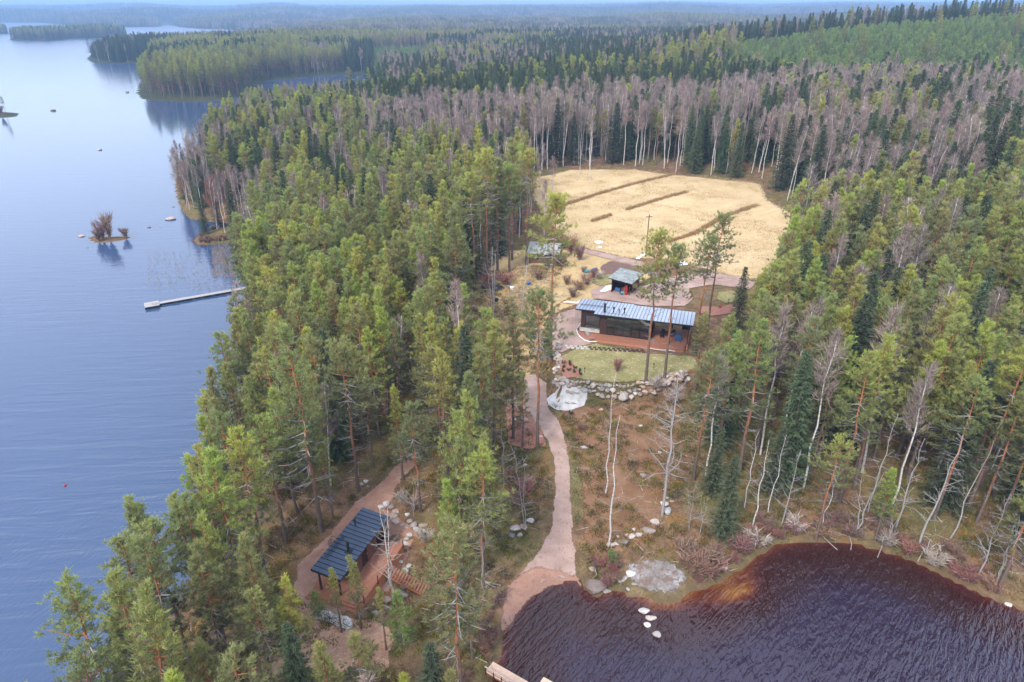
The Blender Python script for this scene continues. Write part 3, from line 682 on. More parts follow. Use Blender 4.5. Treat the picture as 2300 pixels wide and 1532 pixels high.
# ---- near and middle distance, tree by tree
for (xr, yr, s) in (((-60, 90), (14, 120), 2.92), ((-110, 190), (120, 322), 3.5)):
    X, Y, r = scatter(xr, yr, s)
    d = sdf(X, Y, MAINLAND); k = (d > 1.0) & ~bare(X, Y); X, Y, d = X[k], Y[k], d[k]
    Z = Hi(X, Y); k = visible(X, Y, Z); X, Y, Z, d = X[k], Y[k], Z[k], d[k]
    mixn = vnoise(X, Y, 22, 11); mixb = vnoise(X, Y, 15, 12); hn = vnoise(X, Y, 12, 13)
    for i in range(len(X)):
        x, y, z = X[i], Y[i], Z[i]; px, py, dp = project(x, y, z); u = rf.random()
        hgt = 14.5 + 4 * hn[i] + rf.uniform(-2.5, 2.0)
        if yr[0] == 120 or py < 560:
            # behind: which stand it belongs to
            fieldback = 830 < px < 1760 and 225 < py < 420
            right = px >= 1700 and py < 560
            if fieldback:
                D = y
                kind = 'birch' if (u < .64 and 165 < D < 250) else ('spruce' if u < .88 else 'pine'); hgt += 1.5
                if kind == 'birch': hgt += 1.0
            elif right:
                kind = 'birch' if u < .38 + .32 * (mixb[i] > .5) else ('spruce' if u < .88 else 'pine'); hgt += (2 if kind == 'spruce' else 1)
                if y < 200 and mixn[i] > .6 and kind == 'spruce': kind = 'pine'
            elif px < 830 and y > 150:
                kind = 'spruce' if u < .36 else ('birch' if u > .87 else 'pine'); hgt -= 1
                if d[i] < 10 and py > 300: kind = 'birch' if u < .5 else ('alder' if u < .8 else 'spruce'); hgt = rf.uniform(9, 14)
            else:
                kind = 'spruce' if u < .14 else ('birch' if u > .84 else 'pine')
        else:
            if px > 1560:
                kind = 'spruce' if u < .12 else ('birch' if u > .78 else 'pine')
                if u > .60 and rf.random() < .16 and y < 110: kind = 'spruce'; hgt = rf.uniform(4, 9)
                if d[i] < 4.0: kind = 'alder' if u < .5 else ('birch' if u < .7 else 'pine'); hgt *= .6
                hgt += 1.5
            else:
                kind = 'spruce' if u < .03 else ('birch' if u > .955 else 'pine')
                if y < 40 and px > 450: hgt -= 2.5
                if px > 900 and y < 60: hgt -= 1.5
                if px < 700 and d[i] < 5 and y < 90: hgt -= 1.0
        if py > 560 and rf.random() < .08: continue
        if px > 1700 and y > 285 and hgt > 12: hgt = min(hgt, 12.5)
        hgt = clamp_height(x, y, z, hgt, px)
        if hgt < 5 and kind != 'young': continue
        if kind != 'young' and hides(x, y, z, hgt): continue
        trees.append([kind, x, y, z, hgt, dp, px, py])
print('near trees', len(trees), {k: sum(1 for t in trees if t[0] == k) for k in ('pine', 'spruce', 'birch', 'alder', 'young')})
# trees seen singly in the photograph: (kind, base px, base py, top py)
HAND_TREES = [
    ('tall_pine', 1207, 1008, 650, 'tall bare trunked pine with a high narrow crown standing between gravel path and mulch bank'),
    ('thin_pine', 1153, 985, 668, 'tall slender pine left of the gravel path with dark lower trunk'),
    ('thin_pine', 1174, 1003, 830, 'short thin dark pine between two taller trunks beside the path'),
    ('tall_pine', 1236, 806, 436, 'lone orange trunked pine left of the driveway with its crown against the field'),
    ('thin_pine', 1228, 830, 715, 'small bushy pine at the foot of the lone pine by the driveway'),
    ('tall_pine', 1450, 858, 520, 'pine on the stone wall in front of the house, left of two orange trunks'),
    ('tall_pine', 1492, 848, 548, 'pine with bright orange trunk in front of the house terrace'),
    ('tall_pine', 1563, 775, 530, 'pine leaning behind the right end of the house'),
    ('tall_pine', 1588, 745, 480, 'tallest broad crowned pine behind the right end of the house'),
    ('spruce', 1652, 748, 598, 'narrow dark spruce standing right of the house yard'),
    ('pine', 1560, 880, 700, 'bright green bushy pine at the right end of the lawn'),
    ('pine', 1612, 925, 705, 'bright green pine right of the lawn beside its twin'),
    ('pine', 1790, 1020, 800, None), ('pine', 1660, 1060, 715, None), ('pine', 1722, 905, 560, None),
    ('pine', 1965, 1212, 1052, 'short pine with a flat bright crown hanging over the bay'),
    ('pine', 1832, 1212, 985, 'pine leaning from the bank of the bay on a grey trunk'),
    ('pine', 2240, 1330, 1040, 'ragged pine with drooping grey branches on the right bank of the bay'),
    ('pine', 1035, 1590, 1180, 'broad pine standing by the landing stage at the foot of the beach'),
    ('pine', 1085, 1335, 1010, 'bright pine on the left edge of the beach'),
    ('pine', 1010, 1500, 1345, None), ('pine', 1060, 1480, 1330, None),
    ('thin_pine', 812, 1412, 1245, 'young pine rising in front of the cabin deck'), ('thin_pine', 768, 1420, 1275, 'young pine left of another before the cabin post'),
    ('thin_pine', 868, 1460, 1320, 'slim young pine below the cabin deck corner'), ('young', 715, 1385, 1325, 'low young pine beside the cabin steps'),
    ('pine', 643, 1218, 935, 'leaning pine with bright orange upper trunk left of the cabin trail'), ('pine', 722, 1194, 735, 'tall grey based pine at the left edge of the cabin trail'), ('tall_pine', 806, 1104, 770, 'tall orange pine behind the white trail stones'),
    ('pine', 838, 1050, 850, 'pine at the upper bend of the forest trail'), ('pine', 558, 1385, 1005, 'leaning pine with grey foot left of the cabin deck'), ('pine', 945, 1150, 905, 'slim pine right of the trail end above the stone row'), ('pine', 1008, 1105, 790, 'full pine between forest trail and gravel path'),
    ('pine', 1058, 1165, 880, 'bright pine in front of the full one beside the path bushes'), ('pine', 1110, 1010, 720, 'tall pine left of the mulch bank'), ('thin_pine', 905, 1075, 860, 'slim pine standing at the right edge of the forest trail'), ('thin_pine', 748, 1165, 960, 'thin pine beside the tall grey based one'),
    ('birch', 1212, 432, 322, 'pale bare birch at the left corner of the field'), ('birch', 1240, 462, 352, 'bare birch before the left field corner'), ('birch', 1192, 478, 345, 'full bare birch left of the field corner'), ('birch', 1222, 528, 405, 'lower bare birch between field and old cottage'), ('birch', 1042, 560, 400, 'white forked birch left of the tall pine group'),
    ('pine', 300, 1690, 1290, 'dark pine leaning over the lake at the lower left corner'), ('pine', 385, 1545, 1205, 'broad bright pine near the lake in the lower left'), ('pine', 335, 1640, 1385, 'low wide pine at the water in the lower left'), ('pine', 430, 1500, 1160, 'slender pine behind the broad one in the lower left'), ('pine', 300, 1790, 1480, 'pine top at the lower left edge of the forest'), ('pine', 520, 1700, 1440, 'bright rounded pine top at the bottom left of the cabin'),
    ('tall_pine', 1095, 640, 335, 'orange trunked pine left of the yard, leftmost of the tall group'), ('pine', 1118, 622, 352, 'second tall pine of the group left of the yard'), ('tall_pine', 1144, 612, 372, 'middle pine of the tall group left of the yard'), ('pine', 1150, 585, 312, 'tallest full crowned pine of the group left of the field'), ('tall_pine', 1182, 596, 338, 'rightmost pine of the tall group by the field edge'), ('pine', 1066, 655, 385, 'pine at the near left of the tall group'), ('pine', 1100, 590, 328, 'rear pine of the tall group left of the field'), ('spruce', 1125, 575, 470, 'small dark spruce under the tall pine group'), ('pine', 1030, 780, 465, 'bright narrow pine standing before the yard grass'),
    ('young', 905, 1450, 1330, None), ('young', 640, 1440, 1335, None),
    ('young', 1373, 1275, 1232, 'small yellow green spruce sapling beside birch and shore ledge'),
    ('spruce', 1620, 1215, 1020, 'dark dense spruce above the brushy bay shore'),
]
def make_bare(seed, ht, R=2.6, base=.25, fork=0, n_br=24, sub=5, bark='dead_wood', th=1.0, lean=0.0, vase=.5):
    """leafless tree with branches and branchlets of real wood"""
    r = random.Random(seed); tr = MB(); br = MB()
    for s_ in range(1 + fork):
        a = r.uniform(0, 6.28); off = Vector((math.cos(a), math.sin(a) * .4, 0)) * (ht * .12 if fork else 0) + Vector((lean * ht, 0, 0))
        pts = [Vector((0, 0, ht * i / 8 * (1 - .1 * s_))) + off * (i / 8) ** 1.2 + (Vector((r.uniform(-.15, .15), r.uniform(-.15, .15), 0)) if i else Vector()) for i in range(9)]
        tr.path(pts, [(.0085 * ht * (1 - i / 8.3) + .012) * th for i in range(9)], 6)
        for b in range(n_br // (1 + fork)):
            t = base + (.98 - base) * r.random(); k = t * 8; i = min(7, int(k)); p0 = pts[i].lerp(pts[i + 1], k - i)
            L = R * (1.15 - t) * r.uniform(.5, 1.2) + .3; a = r.uniform(0, 6.28); el = r.uniform(-.1, .8)
            d = Vector((math.cos(a) * math.cos(el), math.sin(a) * math.cos(el), math.sin(el)))
            q = [p0]
            for j in range(4): d = (d + R3(r, .28) + Vector((0, 0, .06 * vase))).normalized(); q.append(q[-1] + d * L / 4)
            br.path(q, [(.010 + .014 * L) * (1 - j / 5) * th for j in range(5)], 4)
            for j in range(sub):
                f = r.uniform(.25, 1) * 4; jj = min(3, int(f)); p = q[jj].lerp(q[jj + 1], f - jj); d2 = (d + R3(r, 1.0)).normalized(); l2 = L * r.uniform(.15, .4)
                p1 = p + d2 * l2 * .5; br.path([p, p1, p1 + (d2 + R3(r, .5)) * l2 * .5], [.012 * th, .009 * th, .005], 3)
    return tr.mesh('bare_trunk', M[bark], True), br.mesh('bare_branches', M['dead_wood'], True)
HAND_BARE = [   # base px, base py, top py, arguments, category label
    (1367, 1228, 930, dict(seed=1, R=1.6, n_br=16, sub=3, bark='birch_bark', th=.75, base=.12), 'white trunked birch sapling tall and bare in the moss clearing, nearest the shore'),
    (1360, 1108, 840, dict(seed=2, R=2.0, n_br=22, sub=4, bark='birch_bark', th=.6, base=.35), 'slim bare birch in the clearing right behind the nearest white birch'),
    (1487, 1158, 838, dict(seed=3, R=4.2, n_br=46, sub=8, th=1.1, base=.28), 'large dead grey tree with crooked spreading branches beside the boulder row'),
    (1548, 1192, 1085, dict(seed=4, R=1.6, n_br=22, sub=4, th=.6, fork=1, base=.2), 'pale twin stemmed leafless sapling under the dark spruce'),
    (1572, 1200, 1100, dict(seed=5, R=1.6, n_br=20, sub=4, th=.6, fork=1, base=.2), 'leafless alder with splayed stems above the brush pile'),
    (882, 1345, 1125, dict(seed=6, R=2.4, n_br=34, sub=6, th=.9, fork=1, base=.25, bark='birch_bark', lean=-.05), 'dead twin stemmed birch with hanging broken twigs beside the cabin stairs'),
    (2062, 1232, 975, dict(seed=7, R=2.2, n_br=26, sub=5, lean=.05), 'tall grey leafless tree leaning right over the bay bank'),
    (2135, 1208, 985, dict(seed=8, R=1.6, n_br=16, sub=4, lean=.06, th=.8), 'thin grey leafless tree leaning right, behind the bay bank'),
    (1690, 1185, 985, dict(seed=9, R=1.6, n_br=24, sub=3, bark='birch_bark', th=.8), 'leaning bare birch with white trunk left above the bay'),
    (1672, 1140, 965, dict(seed=10, R=1.5, n_br=22, sub=3, bark='birch_bark', th=.7), 'bare birch with thin white trunk just behind another'),
    (1178, 1190, 1010, dict(seed=11, R=2.4, n_br=26, sub=7, th=.7, fork=1), 'bare grey thicket tree left of the gravel path'),
    (1085, 1345, 1180, dict(seed=12, R=1.6, n_br=18, sub=4, th=.7), 'dead grey snag at the left edge of the beach'),
    (1108, 705, 555, dict(seed=13, R=3.6, n_br=30, sub=6, bark='birch_bark', th=.9, fork=2), 'many stemmed white birch on the grass left of the yard'),
    (1172, 700, 585, dict(seed=14, R=3.8, n_br=30, sub=6, bark='birch_bark', th=.9, fork=2), 'spreading bare birch nearer the yard with forked white stems'),
    (1325, 400, 268, dict(seed=15, R=3.6, n_br=40, sub=6, bark='birch_bark', th=1.0), 'large white birch standing alone at the far edge of the field'),
    (1302, 398, 300, dict(seed=16, R=2.6, n_br=30, sub=5, bark='birch_bark', th=.8), 'slimmer white birch beside the large one at the field edge'),
    (1755, 1180, 1010, dict(seed=21, R=1.5, n_br=24, sub=5, lean=.04), 'slim grey leafless tree left of the top of the bay'), (1920, 1204, 1060, dict(seed=22, R=1.5, n_br=24, sub=5, fork=1), 'forked grey leafless tree right at the top of the bay'),
    (1995, 1214, 1090, dict(seed=23, R=1.3, n_br=20, sub=5, fork=2, th=.7), 'cluster of thin pale stems right of the flat crowned pine'), (1612, 1188, 1075, dict(seed=24, R=1.3, n_br=20, sub=4, th=.6), 'thin pale leafless sapling before the dark spruce'),
    (1842, 1190, 1030, dict(seed=25, R=1.6, n_br=26, sub=5, bark='birch_bark', th=.7, lean=.05), 'slender birch behind the leaning pine of the bay'), (2195, 1300, 1110, dict(seed=26, R=1.8, n_br=30, sub=6, th=.9), 'ragged grey leafless tree on the right bay bank'),
    (2235, 1318, 1150, dict(seed=27, R=1.6, n_br=26, sub=6, fork=1, th=.8), 'twin grey dead stems at the far right of the bank'), (1950, 1150, 930, dict(seed=28, R=1.8, n_br=28, sub=5, th=.8), 'grey leafless tree in the wood behind the flat crowned pine'),
    (1725, 1150, 975, dict(seed=29, R=1.5, n_br=24, sub=4, bark='birch_bark', th=.7, lean=.03), 'third slim white birch right of the leaning pair'), (2012, 1185, 985, dict(seed=30, R=1.7, n_br=28, sub=5), 'grey leafless tree between flat crowned pine and leaning grey tree'),
    (930, 1160, 1060, dict(seed=31, R=1.4, n_br=20, sub=6, th=.6, fork=1), 'small twiggy leafless tree right of the trail end'), (1130, 1120, 960, dict(seed=32, R=2.0, n_br=26, sub=6, th=.7), 'bare grey tree under the pines left of the path'),
    (345, 1560, 1370, dict(seed=17, R=1.8, n_br=20, sub=5, bark='birch_bark', th=.9, lean=-.1), 'pale dead birch leaning over the lake in the lower left'),
]
placed = {'pine': 0, 'spruce': 0, 'birch': 0, 'alder': 0, 'young': 0}
FORMS = {'pine': (PINE, 16.), 'tall_pine': (PINE_TALL, 16.), 'thin_pine': (PINE_THIN, 16.), 'spruce': (SPRUCE, 16.), 'birch': (BIRCH, 16.), 'alder': (ALDER, 12.), 'young': (YOUNG, 7.)}
NAMES = {'pine': 'pine_tree', 'tall_pine': 'pine_tree', 'thin_pine': 'pine_tree', 'spruce': 'spruce_tree', 'birch': 'birch_tree', 'alder': 'alder_tree', 'young': 'young_pine'}
GROUPS = {'pine': 'pine trees of the lakeside forest', 'spruce': 'spruce trees of the forest', 'birch': 'bare birch trees of the forest', 'alder': 'leafless alders along the shores', 'young': 'young pines'}
def put_tree(kind, x, y, z, h, label, vi=None, rz=None, tilt=(0, 0), wide=1.0):
    forms, h0 = FORMS[kind]; vi = rf.randrange(len(forms)) if vi is None else vi % len(forms)
    s = h / h0; base = kind.split('_')[-1]
    root = empty(NAMES[kind], (x, y, z - .08), rf.uniform(0, 6.28) if rz is None else rz); root.rotation_euler = (tilt[0], tilt[1], root.rotation_euler.z)
    w = wide * (h / h0) ** -.25
    root.scale = (s * w, s * w, s)
    tag(root, label, {'young': 'young pine'}.get(base, base + ' tree'), GROUPS[base])
    a = link('trunk', forms[vi][0], root); b = link('crown', forms[vi][1], root)
    placed[base] += 1
    return root
def height_for(px, py, tpy):
    x, y, z = at(px, py); dep = PITCH + math.atan((tpy - 766) / F)
    return x, y, z, (CAM_H - y * math.tan(dep)) - z
hand_xy = []
for kind, px, py, ty, lab in HAND_TREES:
    x, y, z, h = height_for(px, py, ty); hand_xy.append((x, y))
    base = kind.split('_')[-1]
    put_tree(kind, x, y, z, h, lab or {'pine': f'full crowned green pine {"above the bay" if px > 1600 and py > 1000 else ("right of the lawn" if px > 1600 else "on the low ground by the landing stage")}, base near the {"left" if px in (1660, 1010) else ("right" if px == 1790 else "middle")}', 'young': ('slim young pine among the leaf litter left of the cabin steps' if px < 700 else 'slim young pine among the leaf litter right of the cabin deck corner')}[base], wide={'pine': 1.15}.get(kind, 1.0))
for px, py, ty, kw, lab in HAND_BARE:
    x, y, z, h = height_for(px, py, ty); hand_xy.append((x, y)); tr_, br_ = make_bare(ht=h, **kw)
    root = empty('bare_tree', (x, y, z - .08)); tag(root, lab, 'bare tree', 'single leafless trees'); link('trunk', tr_, root); link('branches', br_, root)

def where(x, y, px, py):
    if px < 830 and y > 165: return 'on the northern headland' if y < 300 else 'by the far strait'
    if py < 430 and px < 1760: return 'behind the dry meadow'
    if px > 1560 and py < 560: return 'on the right slope'
    if px > 1560: return 'above the brown bay' if y < 75 else 'in the wood right of the house'
    if px > 930 and y < 62: return 'between the cabin and the beach'
    if py > 1250: return 'on the point below the cabin' if px > 420 else 'at the lake edge on the point'
    if px < 620 and y < 90: return 'on the shore left of the trail'
    if y < 80: return 'between trail and gravel path'
    return 'behind the floating dock' if px < 800 else 'in the stand left of the house'
HW = {'pine': ['stout', 'slender', 'bushy', 'high crowned', 'evenly tapered', 'top heavy', 'broad', 'narrow'], 'spruce': ['conical dark', 'slim dark', 'wide dark', 'full skirted dark'],
      'birch': ['narrow', 'full crowned', 'high branched', 'twin stemmed'], 'alder': ['greyish leafless', 'rust tinted leafless'], 'young': ['fresh green', 'bright green', 'dense green']}
NOUN = {'pine': 'green pine', 'spruce': 'spruce', 'birch': 'bare birch', 'alder': 'alder', 'young': 'young pine'}
hx = np.array(hand_xy)
rest = {'pine': [], 'spruce': [], 'birch': [], 'alder': [], 'young': []}
trees.sort(key=lambda t: -t[4] / t[5])
LIMIT = {'pine': 270, 'spruce': 230, 'birch': 230, 'alder': 60, 'young': 40}
keep_tree = []; count = dict(placed)
for kind, x, y, z, h, dp, px, py in trees:
    if np.min((hx[:, 0] - x) ** 2 + (hx[:, 1] - y) ** 2) < 2.4 ** 2: continue
    vi = rf.randrange(len(FORMS[kind][0]))
    if count[kind] < LIMIT[kind]: count[kind] += 1; keep_tree.append((kind, x, y, z, h, px, py, vi, where(x, y, px, py)))
    else: rest[kind].append((x, y, z - .08, h / FORMS[kind][1], rf.uniform(0, 6.28), vi))
zones = {}; twins = {}
for t in keep_tree: zones.setdefault(t[8], []).append(t)
for zn, ts in zones.items():
    qy = np.quantile([t[2] for t in ts], [.2, .4, .6, .8]); qx = np.quantile([t[5] for t in ts], [.2, .4, .6, .8])
    for kind, x, y, z, h, px, py, vi, w_ in ts:
        fy = ('front', 'mid front', 'middle', 'mid back', 'back')[int(np.searchsorted(qy, y))]; fx = ('far left', 'left', 'centre', 'right', 'far right')[int(np.searchsorted(qx, px))]
        sz = 'tall' if h > 17.5 else ('short' if h < 13.5 else 'mid sized')
        lab_ = f'{sz} {HW[kind][vi]} {NOUN[kind]} {zn}, {fy} {fx}'
        if len(lab_.split()) > 15: lab_ = lab_.replace('mid sized ', '').replace('tall ', '', 1)
        q = put_tree(kind, x, y, z, h, lab_, vi, tilt=(rf.gauss(0, .022), rf.gauss(0, .022)))
        twins.setdefault(q['label'], []).append((px, q))
ORD = ['first', 'second', 'third', 'fourth', 'fifth', 'sixth', 'seventh', 'eighth', 'ninth', 'tenth', 'eleventh', 'twelfth']
for lb, qs in twins.items():                  # alike trees of one spot: told apart by their order from the left
    if len(qs) < 2: continue
    qs.sort(key=lambda a: a[0]); n = len(qs); nw = len(lb.split())
    for i, (_, q) in enumerate(qs):
        add = ('left one of two' if i == 0 else 'right one of two') if n == 2 else f'{ORD[min(i, 11)]} from left'
        if nw + len(add.split()) > 16: add = ORD[min(i, 11)]
        if nw + len(add.split()) <= 16: q['label'] = lb + ', ' + add
# ---- far forest
X, Y, r = scatter((-500, 620), (322, 900), 4.7)
k = Y > 322; X, Y = X[k], Y[k]
d = np.maximum(sdf(X, Y, MAINLAND), -1e9); k = d > 2.5; X, Y, d = X[k], Y[k], d[k]; Z = Hi(X, Y); k = visible(X, Y, Z); X, Y, Z = X[k], Y[k], Z[k]
mn = vnoise(X, Y, 55, 21); mb = vnoise(X, Y, 38, 22); far = {'pine': [], 'spruce': [], 'birch': []}; young_far = []
YOUNG_ZONE = in_poly([(1590,185),(1700,130),(1850,95),(2050,75),(2300,50),(2500,40),(2500,150),(2300,150),(2050,160),(1900,150),(1760,160),(1650,190)])
for i in range(len(X)):
    x, y, z = X[i], Y[i], Z[i]; px, py, dp = project(x, y, z); u = r.rand(); pd = .55 if px < 1000 else .25
    if 840 < px < 960 and 120 < py < 175: kind = 'young'
    elif px > 1600 + 60 * mb[i] and 322 < y < 466: kind = 'young' if u < .965 else 'pine'
    else: kind = 'birch' if (mb[i] > .66 and u < .38 and px > 700) else ('pine' if mn[i] > 1 - pd else ('spruce' if u < .93 else 'birch'))
    if kind == 'young':
        for _ in range(2): young_far.append((x + r.uniform(-3, 3), y + r.uniform(-3, 3), z - .1, r.uniform(.8, 1.3), r.uniform(0, 6.28), r.randint(0, 3)))
    else:
        hh = clamp_height(x, y, z, 16 * r.uniform(.85, 1.3) * (1.1 if px < 620 and y > 380 else 1), px)
        if hh < 5: continue
        far[kind].append((x, y, z - .1, hh / 16, r.uniform(0, 6.28), r.randint(0, {'pine': 8, 'spruce': 4, 'birch': 4}[kind])))
# islands
for isl, s in ((ISLANDS[0], 6.0), (ISLANDS[1], 6.0)):
    ix = np.array(isl); X, Y, r = scatter((ix[:, 0].min(), ix[:, 0].max()), (ix[:, 1].min(), ix[:, 1].max()), s); k = sdf(X, Y, isl) > 1; X, Y = X[k], Y[k]; Z = Hi(X, Y)
    for x, y, z in zip(X, Y, Z): far['pine' if r.rand() < .6 else 'spruce'].append((x, y, z - .1, r.uniform(.9, 1.3), r.uniform(0, 6.28), r.randint(0, 4)))
MG = {'pine': 'mass of green pines beyond those one can tell apart', 'spruce': 'mass of dark spruces closing the middle distance', 'birch': 'mass of bare pinkish birches among the conifers', 'alder': 'tangle of leafless alders along the shore', 'young': 'thicket of young green pines'}
for kd in rest:
    if rest[kd]: gn_stuff(kd + '_wood', rest[kd], [merge(q, kd + '_form') for q in FORMS[kd][0]], MG[kd])
gn_stuff('far_pine_forest', far['pine'], [merge(q, 'pine_form') for q in PINE], 'far green pine forest fading towards the hills')
gn_stuff('far_spruce_forest', far['spruce'], [merge(q, 'spruce_form') for q in SPRUCE], 'far dark spruce forest fading towards the hills')
gn_stuff('far_birch_forest', far['birch'], [merge(q, 'birch_form') for q in BIRCH], 'far bare birches pink among the dark forest')
gn_stuff('young_pine_plantation', young_far, [merge(q, 'young_form') for q in YOUNG], 'light green plantation of young pines on the right hill')
# patches of forest for the hills of the horizon
def patch(seed, kinds, n=11, ext=26):
    r = random.Random(seed); V, Fc, Mi, Tp = [], [], [], []; mats = []
    allm = bpy.data.meshes.new('hill_trees'); bm = bmesh.new(); tips = []
    for _ in range(n):
        kd = r.choice(kinds); src = {'p': FAR_PINE, 's': FAR_SPRUCE, 'b': FAR_BIRCH}[kd][0]
        a = len(bm.verts); fb = len(bm.faces); bm.from_mesh(src); bm.verts.ensure_lookup_table(); bm.faces.ensure_lookup_table()
        Mx = Matrix.Translation((r.uniform(-ext / 2, ext / 2), r.uniform(-ext / 2, ext / 2), 0)) @ Matrix.Rotation(r.uniform(0, 6.28), 4, 'Z') @ Matrix.Scale(r.uniform(.75, 1.1), 4)
        vs = bm.verts[a:]; bmesh.ops.transform(bm, matrix=Mx, verts=vs)
        for m in src.materials:
            if m not in mats: mats.append(m)
        idx = [mats.index(m) for m in src.materials]
        for f in bm.faces[fb:]: f.material_index = idx[f.material_index]
    bm.to_mesh(allm); bm.free()
    for m in mats: allm.materials.append(m)
    return allm
FAR_PINE_T = [lod(make_pine, seed=500, ht=16, base=.25, R=2.8, dens=.22, size=.6, dead=0)]
FAR_PINE = FAR_PINE_T; FAR_SPRUCE = [lod(make_spruce, seed=510, ht=16, R=2.8, n_bl=5, step=1.1, cone=.75)]; FAR_BIRCH = [lod(make_birch, seed=520, ht=15, base=.3, R=2.0, n_br=8, n_tw=8, tw=.3, twl=(1.2, 2.2))]
PATCH = [patch(1, 'sssp'), patch(2, 'ssspb'), patch(3, 'pps'), patch(4, 'bbbbs'), patch(5, 'sssss')]
pp = []
for (yr, s) in (((900, 2300), 19), ((2300, 4300), 32), ((4300, 7600), 60)):
    X, Y, r = scatter((-yr[1] * .85, yr[1] * .9), yr, s); d = sdf(X, Y, MAINLAND); k = d > 8; X, Y = X[k], Y[k]; Z = Hi(X, Y); k = visible(X, Y, Z, 40); X, Y, Z = X[k], Y[k], Z[k]
    mn = vnoise(X, Y, 260, 31); mb = vnoise(X, Y * .5, 130, 32)
    for i in range(len(X)):
        u = r.rand(); v = 3 if (mb[i] > .68 and u < .6) else (2 if mn[i] > .62 and u < .8 else (0, 1, 4)[r.randint(0, 3)])
        pp.append((X[i], Y[i], Z[i] - .3, r.uniform(.95, 1.15) * (1 if s < 30 else (1.25 if s < 50 else 1.6)), r.uniform(0, 6.28), v))
gn_stuff('hill_forest', pp, PATCH, 'forest covering the hazy hills up to the horizon')
print('rest', {k: len(v) for k, v in rest.items()}, 'far', {k: len(v) for k, v in far.items()}, 'young', len(young_far), 'patches', len(pp), 'placed', placed)
# ------------------------------------------------------------------ buildings
simple('dark_cladding', (.055, .028, .024), .75, var=.2, scale=2)
simple('brown_cladding', (.16, .075, .055), .8, var=.25, scale=2)
simple('old_timber', (.15, .085, .065), .9, var=.4, scale=2)
simple('black_metal', (.018, .020, .022), .45, .3, .5)
simple('deck_wood', (.29, .125, .075), .75, var=.3, scale=2.5)
simple('deck_edge', (.42, .16, .08), .75, var=.2, scale=2.5)
simple('pale_wood', (.62, .44, .33), .8, var=.2, scale=5)
simple('grey_wood', (.38, .36, .355), .85, var=.3, scale=3)
simple('concrete', (.42, .40, .38), .9, var=.15, scale=3)
simple('white_paint', (.75, .74, .70), .7, var=.1)
simple('tyre_black', (.02, .02, .02), .8)
simple('blue_plastic', (.05, .11, .26), .5); simple('teal_plastic', (.06, .22, .27), .5); simple('red_paint', (.42, .03, .03), .5)
simple('orange_plastic', (.75, .20, .03), .45); simple('interior', (.55, .45, .36), .9); simple('curtain', (.7, .66, .6), .9)
simple('silver_metal', (.55, .56, .58), .4, .8, .5)
def t_steel(name, col, rough):
    t = NT(name); n = t.noise(t.coord('Object'), 1.2, 4, .6)
    c = t.mix(n, tuple(x * .85 for x in col), tuple(x * 1.12 for x in col)); c = t.hsv(c, .5, 1, t.math('ADD', t.math('MULTIPLY', t.rand(), .16), .92))
    M[name] = t.done(t.bsdf(c, t.math('ADD', t.math('MULTIPLY', n, .25), rough), .55, .5))
t_steel('light_steel', (.46, .51, .58), .34)
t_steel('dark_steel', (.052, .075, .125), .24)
def t_glass():
    t = NT('window_glass'); g = t.node('BsdfGlossy'); g.inputs['Roughness'].default_value = .03; g.inputs['Color'].default_value = (.75, .8, .85, 1)
    tr = t.node('BsdfTransparent'); tr.inputs['Color'].default_value = (.75, .78, .76, 1); f = t.node('Fresnel'); f.inputs[0].default_value = 1.6
    mx = t.node('MixShader'); t.l.new(t.math('ADD', f.outputs[0], .06, True), mx.inputs[0]); t.l.new(tr.outputs[0], mx.inputs[1]); t.l.new(g.outputs[0], mx.inputs[2]); return t.done(mx.outputs[0])
M['window_glass'] = t_glass()
def t_shingle():
    t = NT('felt_shingle'); n = t.noise(t.coord('Object'), 3, 4, .7)
    c = t.ramp(n, [(.3, (.15, .165, .16)), (.7, (.29, .315, .31))]); c = t.hsv(c, .5, 1, t.math('ADD', t.math('MULTIPLY', t.rand(), .5), .75)); return t.done(t.bsdf(c, .85, 0, .3, t.bump(n, .4, .03)))
M['felt_shingle'] = t_shingle()
def t_corr():
    t = NT('corrugated_sheet'); w = t.node('TexWave'); t.l.new(t.coord('Object'), w.inputs['Vector']); w.bands_direction = 'X'; w.inputs['Scale'].default_value = 2.2; w.inputs['Distortion'].default_value = .3
    n = t.noise(t.coord('Object'), 1.5, 4); c = t.mix(n, (.24, .25, .25), (.50, .52, .51)); return t.done(t.bsdf(c, .7, .1, .3, t.bump(w.outputs['Fac'], .8, .06)))
M['corrugated_sheet'] = t_corr()

def part(name, mat, parent, *boxes):
    b = MB()
    for q in boxes: b.box(*q)
    return b.build(name, mat if isinstance(mat, (list, tuple)) else M[mat], parent)
def bx(x0, x1, y0, y1, z0, z1): return ((( x0 + x1) / 2, (y0 + y1) / 2, (z0 + z1) / 2), (x1 - x0, y1 - y0, z1 - z0))
def boards(name, mat, parent, x0, x1, y0, y1, z, pitch=.145, gap=.012, th=.035, along='x'):
    """a board floor: every board real, too narrow in the photograph to pick apart"""
    b = MB(); r = random.Random(int(x0 * 31 + y1 * 17))
    lo, hi = (y0, y1) if along == 'x' else (x0, x1); q = lo
    while q < hi - .02:
        e = min(q + pitch - gap, hi); dz = r.uniform(-.004, .004)
        b.box(*(bx(x0, x1, q, e, z - th + dz, z + dz) if along == 'x' else bx(q, e, y0, y1, z - th + dz, z + dz))); q += pitch
    o = b.build(name, M[mat], parent); o['kind'] = 'stuff'; return o
